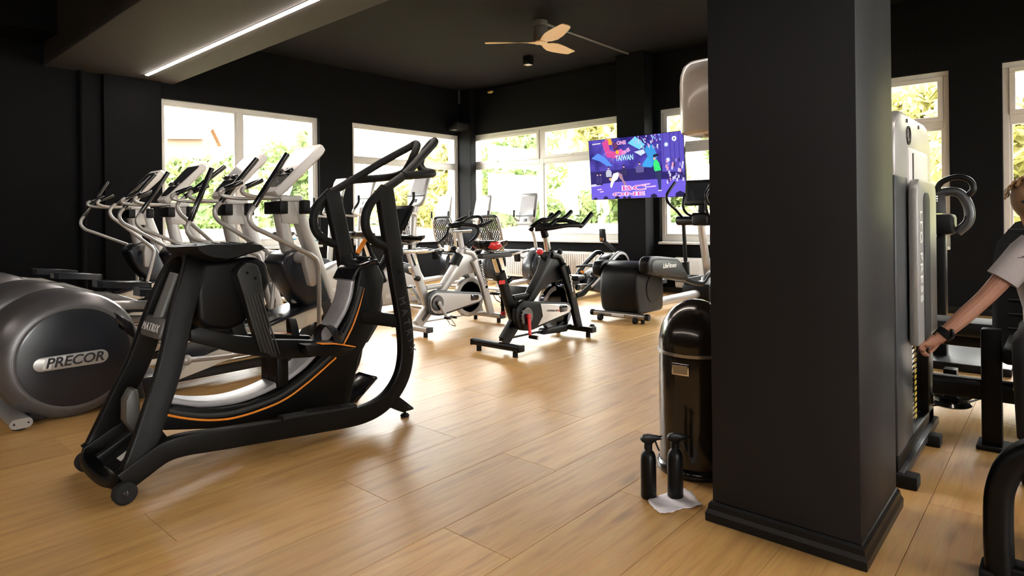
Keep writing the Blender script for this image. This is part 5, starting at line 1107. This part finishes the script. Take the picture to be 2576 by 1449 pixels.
# ---------------------------------------------------------------- person reaching for the weight pin
def person():
    t = thing('person', 'person in a pale short-sleeved shirt with a wristwatch, reaching down to the weight stack', 'person', (4.0, 0.0, 0))
    # skeleton in world metres relative to the base
    J = {'hip': (0.0, -.02, .56), 'belly': (-.05, -.01, .70), 'chest': (-.17, .02, .88), 'neck': (-.25, .07, 1.02), 'headb': (-.29, .09, 1.10), 'headc': (-.31, .095, 1.19), 'headt': (-.30, .09, 1.28),
         'rsh': (-.245, .135, .955), 'rup': (-.27, .21, .845), 'rel': (-.30, .288, .735), 'rfa': (-.335, .375, .635), 'rwr': (-.37, .452, .545),
         'lsh': (-.21, -.12, .96), 'lel': (-.25, -.19, .72), 'lwr': (-.42, -.14, .58),
         'rth': (-.04, .08, .545), 'rkn': (-.46, .10, .55), 'ran': (-.46, .10, .10), 'rto': (-.60, .11, .05),
         'lth': (-.04, -.12, .545), 'lkn': (-.46, -.16, .55), 'lan': (-.46, -.16, .10), 'lto': (-.60, -.17, .05)}
    rad = {'hip': .13, 'belly': .12, 'chest': .12, 'neck': .05, 'headb': .06, 'headc': .085, 'headt': .06, 'rsh': .058, 'rup': .046, 'rel': .040, 'rfa': .040, 'rwr': .026, 'lsh': .058, 'lel': .04, 'lwr': .028,
           'rth': .085, 'rkn': .058, 'ran': .042, 'rto': .035, 'lth': .085, 'lkn': .058, 'lan': .042, 'lto': .035}
    E = ['hip belly', 'belly chest', 'chest neck', 'neck headb', 'headb headc', 'headc headt', 'chest rsh', 'rsh rup', 'rup rel', 'rel rfa', 'rfa rwr', 'chest lsh', 'lsh lel', 'lel lwr', 'hip rth', 'rth rkn', 'rkn ran', 'ran rto', 'hip lth', 'lth lkn', 'lkn lan', 'lan lto']
    # right hand: palm and five curled fingers growing out of the wrist
    w = V(J['rwr']); fd = V((-.02, .10, -.065)).normalized(); dn = V((-.35, -.45, -.75)); dn = (dn-fd*dn.dot(fd)).normalized(); sd_ = fd.cross(dn)
    def addj(n, p, r): J[n] = tuple(p); rad[n] = r
    addj('palm', w+fd*.05, .028)
    E.append('rwr palm')
    for i, (o_, ln) in enumerate(((-.030, .9), (-.010, 1.0), (.012, .95), (.030, .75))):
        k0 = w+fd*.085+sd_*o_; k1 = k0+fd*.026*ln+dn*.016; k2 = k1+dn*.026*ln-fd*.004; k3 = k2-fd*.018*ln+dn*.004
        for j, (p, r) in enumerate(((k0, .0115), (k1, .0095), (k2, .0085), (k3, .0075))): addj('f%d%d' % (i, j), p, r)
        E += ['palm f%d0' % i, 'f%d0 f%d1' % (i, i), 'f%d1 f%d2' % (i, i), 'f%d2 f%d3' % (i, i)]
    b0 = w+fd*.03-sd_*.026+dn*.012
    for j, (p, r) in enumerate(((b0, .013), (b0+fd*.03-sd_*.008+dn*.014, .0105), (b0+fd*.055+dn*.022, .0085))): addj('t%d' % j, p, r)
    E += ['rwr t0', 't0 t1', 't1 t2']
    names = list(J); me = bpy.data.meshes.new('body'); me.from_pydata([J[n] for n in names], [tuple(names.index(q) for q in e.split()) for e in E], [])
    o = bpy.data.objects.new('body', me); COL.objects.link(o); o.parent = t
    m = o.modifiers.new('skin', 'SKIN'); sk = me.skin_vertices[0].data
    for i, n in enumerate(names): sk[i].radius = (rad[n], rad[n])
    sk[names.index('hip')].use_root = True
    s = o.modifiers.new('sub', 'SUBSURF'); s.levels = s.render_levels = 2
    me.materials.append(M['skin'])
    # face
    hc = V(J['headc']); fc = V((-1, .12, -.25)).normalized(); sdv = V((0, 0, 1)).cross(fc).normalized(); upv = fc.cross(sdv)
    hd = MB().ell(hc+V((0, 0, .01)), (.085, .072, .11), 20, 14, rot=Matrix((fc, sdv, upv)).transposed()).build('head', 'skin', t)
    MB().ell(hc+fc*.088-upv*.005, (.014, .012, .022), 10, 6).build('nose', 'skin', hd)
    for k in (-1, 1):
        MB().ell(hc+fc*.074+sdv*k*.03+upv*.02, (.009, .012, .008), 10, 6).build('eye', 'letter_dark', hd)
        MB().ell(hc+sdv*k*.072, (.012, .008, .026), 10, 6).build('ear', 'skin', hd)
    MB().ell(hc+fc*.076-upv*.045, (.008, .022, .006), 10, 6).build('mouth', 'red', hd)
    hm = MB().ell(hc-fc*.014+upv*.02, (.095, .095, .113), 20, 12, e=1); random.seed(11)
    for k in range(70):
        th_ = random.uniform(-1.5, 1.5); q0 = hc+fc*random.uniform(.0, .085)+sdv*.098*math.sin(th_)+upv*(.02+.115*math.cos(th_)*random.uniform(.75, 1)); q2 = hc-fc*.105+upv*random.uniform(0, .05)+sdv*random.uniform(-.02, .02)
        q1 = (q0+q2)/2; q1 = hc+(q1-hc).normalized()*.121
        hm.tube(smooth([q0, q1, q2], 5), random.uniform(.003, .006), 5)
    for k in range(10):
        q0 = hc+sdv*random.uniform(.05, .09)+fc*random.uniform(-.02, .06)+upv*.03
        hm.tube(smooth([q0, q0+sdv*.02-upv*.06, q0+sdv*random.uniform(-.01, .03)-upv*random.uniform(.10, .16)], 4), .0022, 5)
    tag(hm.build('hair', 'hair', t), kind='stuff')
    MB().tube(smooth([hc-fc*.09+upv*.03, hc-fc*.14-upv*.03, hc-fc*.13-upv*.16, hc-fc*.10-upv*.24], 4), .03, 10, scale=None).build('ponytail', 'hair', t)
    # shirt: torso and sleeves as one shell
    def ring(c, ax, r1, r2, n=18, u=None):
        ax = V(ax).normalized(); u = V(u) if u else V((0, 1, 0)); u = (u-ax*u.dot(ax)).normalized(); v = ax.cross(u); return [V(c)+u*r1*math.cos(2*PI*k/n)+v*r2*math.sin(2*PI*k/n) for k in range(n)]
    ax = V(J['neck'])-V(J['hip'])
    sh = MB().loft([ring(V(J['hip'])+V((.0, 0, -.02)), ax, .175, .135), ring(J['belly'], ax, .17, .135), ring((-.12, .005, .80), ax, .175, .135), ring(J['chest'], ax, .185, .13), ring((-.215, .035, .955), ax, .165, .105), ring((-.24, .06, 1.0), ax, .09, .075)]).build('shirt', 'shirt', t)
    for a_, b_, c_ in (('rsh', 'rup', 'rel'), ('lsh', 'lel', 'lel')):
        p0, p1, p2 = V(J[a_]), V(J[b_]), V(J[c_]); d_ = p1-p0; q = p0.lerp(p1, 1.15 if a_ == 'rsh' else .55)
        MB().loft([ring(p0-d_.normalized()*.06, d_, .06, .06), ring(p0, d_, .07, .07), ring(p0.lerp(q, .5), d_, .068, .066), ring(q, d_, .068, .064), ring(q-d_.normalized()*.004, d_, .06, .056)]).build('sleeve', 'shirt', sh)
    text('SPORT', .022, frame(V(J['rsh']).lerp(V(J['rup']), .55)+V((-.058, -.02, .035)), (.15, .8, -.35), (-.3, .3, .8)), 'letter_dark', sh, depth=.0005)
    for a_, b_, c_ in (('rth', 'rkn', 'ran'), ('lth', 'lkn', 'lan')):
        P = [V(J[k]) for k in (a_, b_, c_)]
        MB().tube(smooth([P[0]+V((.06, 0, 0)), P[0], P[0].lerp(P[1], .5), P[1], P[1].lerp(P[2], .5), P[2]+V((0, 0, .05))], 3), .09, 14, scale=[1.15-.028*i for i in range(16)]).build('trouser_leg', 'pants', t)
        MB().prism([(P[2].x-.2, .0), (P[2].x-.2, .04), (P[2].x-.10, .075), (P[2].x-.03, .14), (P[2].x+.06, .14), (P[2].x+.08, .0)], P[2].y-.045, P[2].y+.045).build('shoe', 'black', t, bevel=.018)
    wp = V(J['rfa']).lerp(w, .80); wd = (w-V(J['rfa'])).normalized()
    wt = MB().loft([ring(wp-wd*.017, wd, .036, .034), ring(wp-wd*.015, wd, .039, .037), ring(wp+wd*.015, wd, .036, .034), ring(wp+wd*.017, wd, .033, .031)]).build('watch_band', 'black', t)
    MB().box(wp+V((-.022, -.03, .012)), (.03, .012, .034), R3('Z', 35)).build('watch_face', 'black_gloss', wt, bevel=.005)
person()

# ---------------------------------------------------------------- other machines at the right
def press_machine():
    t = thing('press_machine', 'dark machine with round looped handles in front of the right-hand window', 'fitness machine', (5.8, .78, 0))
    MB().b2((-.05, -.10, .0), (.06, .0, 1.05)).build('post', 'black', t, bevel=.01)
    MB().b2((-.30, -.5, 0), (.5, .4, .06)).build('base', 'black', t, bevel=.01)
    MB().prism([(-.10, .98), (-.10, 1.14), (.10, 1.14), (.10, .98)], -.16, .30).build('head_box', 'black', t, bevel=.03)
    MB().b2((-.12, -.05, .96), (-.06, .1, 1.0)).build('knob_plate', 'graphite', t, bevel=.01)
    for s, y in ((1, .20), (-1, -.12)):
        a = MB().tube(smooth([(0, y+.10, 1.22), (0, y+.05, 1.30), (0, y-.06, 1.30), (0, y-.12, 1.20), (0, y-.12, 1.08), (0, y-.05, 1.0)], 5), .035, 12).build('swing_arm', 'graphite', t)
        MB().tube(smooth([(0, y+.09, 1.28), (0, y+.05, 1.38), (0, y-.05, 1.42), (0, y-.13, 1.39), (0, y-.15, 1.32), (0, y-.10, 1.26)], 5), .022, 12).build('loop_handle', 'black', a)
    for z in (.82, .62): MB().b2((-.35, .05, z), (.0, .36, z+.09)).build('pad', 'navy', t, bevel=.03, seg=3)
    MB().b2((-.06, .0, .6), (0, .16, .9)).build('pad_bracket', 'black', t, bevel=.006)
press_machine()
ph = thing('smartphone', 'grey smartphone leaning on the head of the dark machine with round handles', 'phone', (5.68, .70, 1.145))
ph.rotation_euler = (0, math.radians(12), math.radians(18))
MB().b2((-.005, -.038, 0), (.005, .038, .15)).build('body', 'charcoal', ph, bevel=.004)
for k in range(3): MB().cyl((-.0075, .018, .13-.018*k), (-.005, .018, .13-.018*k), .006, 10).build('camera_lens', 'chrome', ph)
def bench():
    t = thing('flat_bench', 'low black padded bench on the floor beyond the leg press', 'bench', (5.0, .40, 0))
    MB().b2((-.16, -.55, .36), (.16, .62, .45)).build('pad', 'black_soft', t, bevel=.03, seg=3)
    MB().b2((-.04, -.5, .28), (.04, .55, .36)).build('spine', 'black', t, bevel=.006)
    for y in (-.42, .48):
        MB().b2((-.03, y-.03, .03), (.03, y+.03, .30)).build('leg', 'black', t, bevel=.006)
        MB().b2((-.25, y-.035, 0), (.25, y+.035, .05)).build('foot', 'graphite', t, bevel=.008)
bench()
def arch_machine():
    t = thing('arched_machine', 'black arched machine frame with a dark pad at the bottom right edge', 'fitness machine', (2.47, -.12, 0))
    P = smooth([(0, .28, .02), (0, .283, .16), (0, .275, .29), (0, .23, .385), (0, .13, .445), (0, 0, .465), (0, -.18, .465), (0, -.36, .45)], 5)
    MB().bar(P, .10, .075, (1, 0, 0), rnd=.35).build('arch_frame', 'black', t)
    MB().bar([(.0, .20, .335), (.0, -.36, .335)], .09, .05, (1, 0, 0)).build('cross_bar', 'black', t)
    MB().bar([(0, .28, .03), (0, -.4, .03)], .08, .06, (1, 0, 0)).build('floor_bar', 'black', t)
    MB().b2((-.05, .25, 0), (.05, .33, .03)).build('foot_pad', 'rubber', t, bevel=.006)
    MB().prism([(.05, .10), (.35, .36), (.40, .34), (.10, .07)], -.36, .17).build('pad', 'navy', t, bevel=.02)
    MB().bar([(.04, .185, .10), (.37, .185, .36)], .02, .02, (0, 1, 0)).build('pad_edge', 'silver', t)
    MB().b2((.3, -.3, 0), (.8, -.2, .3)).build('rear_block', 'black', t, bevel=.01)
arch_machine()

# ---------------------------------------------------------------- outside
gm = MB(); G = 44
def gz(x, y):
    d = max(0, y-13); e = max(0, x-13)
    w = 1/(1+math.exp((x-.42*y-3)/2.5))
    return -2.2+d*.06+(e*.10)+w*max(0, y-22)*.1+.5*math.sin(x*.21)*math.cos(y*.17)
vs_ = []; fs_ = []
for i in range(G+1):
    for j in range(G+1):
        x = -30+120*i/G; y = -30+170*j/G; z = gz(x, y)
        if -4.8 < x < 9.4 and -5.3 < y < 9.6: z = -2.6
        vs_.append((x, y, z))
for i in range(G):
    for j in range(G): fs_.append((i*(G+1)+j, (i+1)*(G+1)+j, (i+1)*(G+1)+j+1, i*(G+1)+j+1))
gm.add(vs_, fs_); tag(gm.build('ground_outside', 'grass', None), kind='structure')
# exterior reveals in pale render, low tiled roof under the sills
struct('trim_9', MB().b2((XW+.03, 8.86, .5), (XW+.30, YW+.3, 3.2)), 'render_white')
def roof(name, label, ax, a0, a1, base):
    t = thing(name, label, 'roof', base)
    k = 0; n = int((a1-a0)/.42)
    for i in range(n):
        lo, hi = i*.42, i*.42+.40
        for r_ in range(3):
            d0, d1 = .05+r_*.5, .05+r_*.5+.49; z0, z1 = .0+r_*.055, .055+r_*.055
            P = [(d0, z0), (d1, z1), (d1, z1+.03), (d0, z0+.03)]
            if ax == 'y': MB().prism(P, lo, hi, 'y').build('roof_tile', 'tile', t, bevel=.006, seg=1, sm=False)
            else: MB().prism([(p[0], p[1]) for p in P], lo, hi, 'x').build('roof_tile', 'tile', t, bevel=.006, seg=1, sm=False)
    return t
roof('tiled_roof', 'low red tiled roof just outside the double window', 'y', 2.6, 9.0, (9.06, 2.6, .84))
roof('tiled_roof', 'low red tiled roof outside the left wall windows', 'x', 2.5, 9.0, (2.5, 9.29, .84))
def leafmesh(name, seed, n, mat_, R=(1.6, 1.6, 2.0), sz=.16):
    random.seed(seed); cl = [(V((random.uniform(-1, 1), random.uniform(-1, 1), random.uniform(-1, 1))), random.uniform(.35, .6)) for _ in range(60)]; cl = [(V((c.x*R[0]*.8, c.y*R[1]*.8, c.z*R[2]*.9)), r_) for c, r_ in cl if c.length < 1.05][:30]
    vs_ = []; fs_ = []
    for i in range(n):
        c_, r_ = random.choice(cl); d_ = V((random.gauss(0, 1), random.gauss(0, 1), random.gauss(0, 1))).normalized(); p = c_+d_*r_*random.uniform(.7, 1.05)
        u = V((random.gauss(0, 1), random.gauss(0, 1), random.gauss(0, 1))).normalized(); v = u.cross(V((random.gauss(0, 1), random.gauss(0, 1), random.gauss(0, 1)))).normalized(); s = sz*random.uniform(.6, 1.3); k = len(vs_)
        vs_ += [p-u*s, p+v*s*.4, p+u*s, p-v*s*.4]; fs_.append((k, k+1, k+2, k+3))
    me = bpy.data.meshes.new(name); me.from_pydata([tuple(v) for v in vs_], [], fs_); me.materials.append(M[mat_]); return me
LM = [leafmesh('foliage', 1, 5200, 'leaf_green'), leafmesh('foliage', 2, 5200, 'leaf_yellow'), leafmesh('foliage', 3, 5200, 'leaf_green', (2.0, 2.0, 1.6))]
TM = MB().tube(smooth([(0, 0, 0), (.08, .03, 1.2), (0, 0, 2.6), (.1, -.05, 4.2)], 4), .14, 8, scale=[1-.05*i for i in range(13)]).mesh('trunk', 'bark')
def tree(x, y, k, h, s, label):
    t = thing('tree', label, 'tree', (x, y, gz(x, y)), random.uniform(0, 6), 'trees outside the windows')
    tr = link('trunk', TM, t); tr.scale = (s, s, h/4)
    c_ = link('foliage', LM[k], t, (0, 0, h)); c_.scale = (s, s, s); c_['kind'] = 'stuff'
TL = [(14.2, 12.6, 0, 3.7, 1.1, 'green tree outside at the left edge of the double window'), (14.6, 8.5, 2, 3.3, .97, 'broad green tree outside the middle of the double window'), (14.4, 4.5, 1, 2.8, 1.05, 'yellowing tree outside behind the television'),
      (14.5, .3, 1, 4.2, 1.15, 'golden tree outside the window above the leg press'), (14.8, -3.9, 1, 4.2, 1.1, 'golden tree outside the last window on the right'),
      (19.4, 16.6, 0, 4.0, 1.3, 'green tree farther back, seen through the corner of the double window'), (19.0, 11.6, 1, 5.0, 1.3, 'tall yellow tree farther back behind the double window'), (19.2, 6.6, 2, 5.0, 1.1, 'tall green tree farther back behind the television'),
      (19.0, 2.3, 1, 5.2, 1.15, 'tall yellow tree farther back behind the right windows'), (19.2, -2.2, 1, 5.2, 1.15, 'tall yellow tree at the far right outside'), (24.6, 9.4, 0, 6.8, 1.5, 'tallest green tree at the back behind the double window'), (24.6, 15.4, 1, 6.8, 1.5, 'tallest yellow tree at the back behind the double window'),
      (5.4, 18.6, 0, 2.6, 1.0, 'green tree on the slope at the left edge of the first window'), (9.2, 19.2, 1, 2.0, .95, 'yellow bush-like tree low on the slope outside the first window'), (13.2, 19.0, 2, 2.2, .85, 'bushy tree on the slope between the first and second window'), (17.0, 21.6, 1, 2.6, 1.1, 'yellow tree on the slope outside the second window'),
      (10.6, 25.6, 2, 3.2, 1.3, 'broad tree on the slope below the wooden barn'), (22.4, 25.0, 1, 3.6, 1.5, 'pale tree high on the hill beyond the second window'), (16.0, 28.4, 0, 3.4, 1.5, 'tall tree standing on the hill right of the barn')]
for a in TL: tree(*a)
def barn():
    x, y = 32.9, 83.5; t = thing('barn', 'wooden barn with a red pitched roof high on the hillside outside', 'barn', (x, y, gz(x, y)-.3), .9)
    MB().b2((-3.2, -2, 0), (3.2, 2, 2.6)).build('wall', 'barn_wood', t)
    for s in (-1, 1): MB().prism([(0, 4.3), (s*4.0, 2.4), (s*4.0, 2.2), (0, 4.1)], -2.4, 2.4).build('roof_slope', 'tile', t)
    MB().prism([(-3.2, 2.6), (3.2, 2.6), (0, 4.15)], -2, 2).build('gable', 'barn_wood', t)
    w = MB().b2((-2.2, -2.06, .9), (-1.5, -1.98, 1.7)).build('window', 'white', t)
    for k in range(12): MB().b2((-3.1+k*.53, -2.04, .05), (-2.75+k*.53, -1.99, 2.55)).build('board', 'barn_wood', t)
barn()
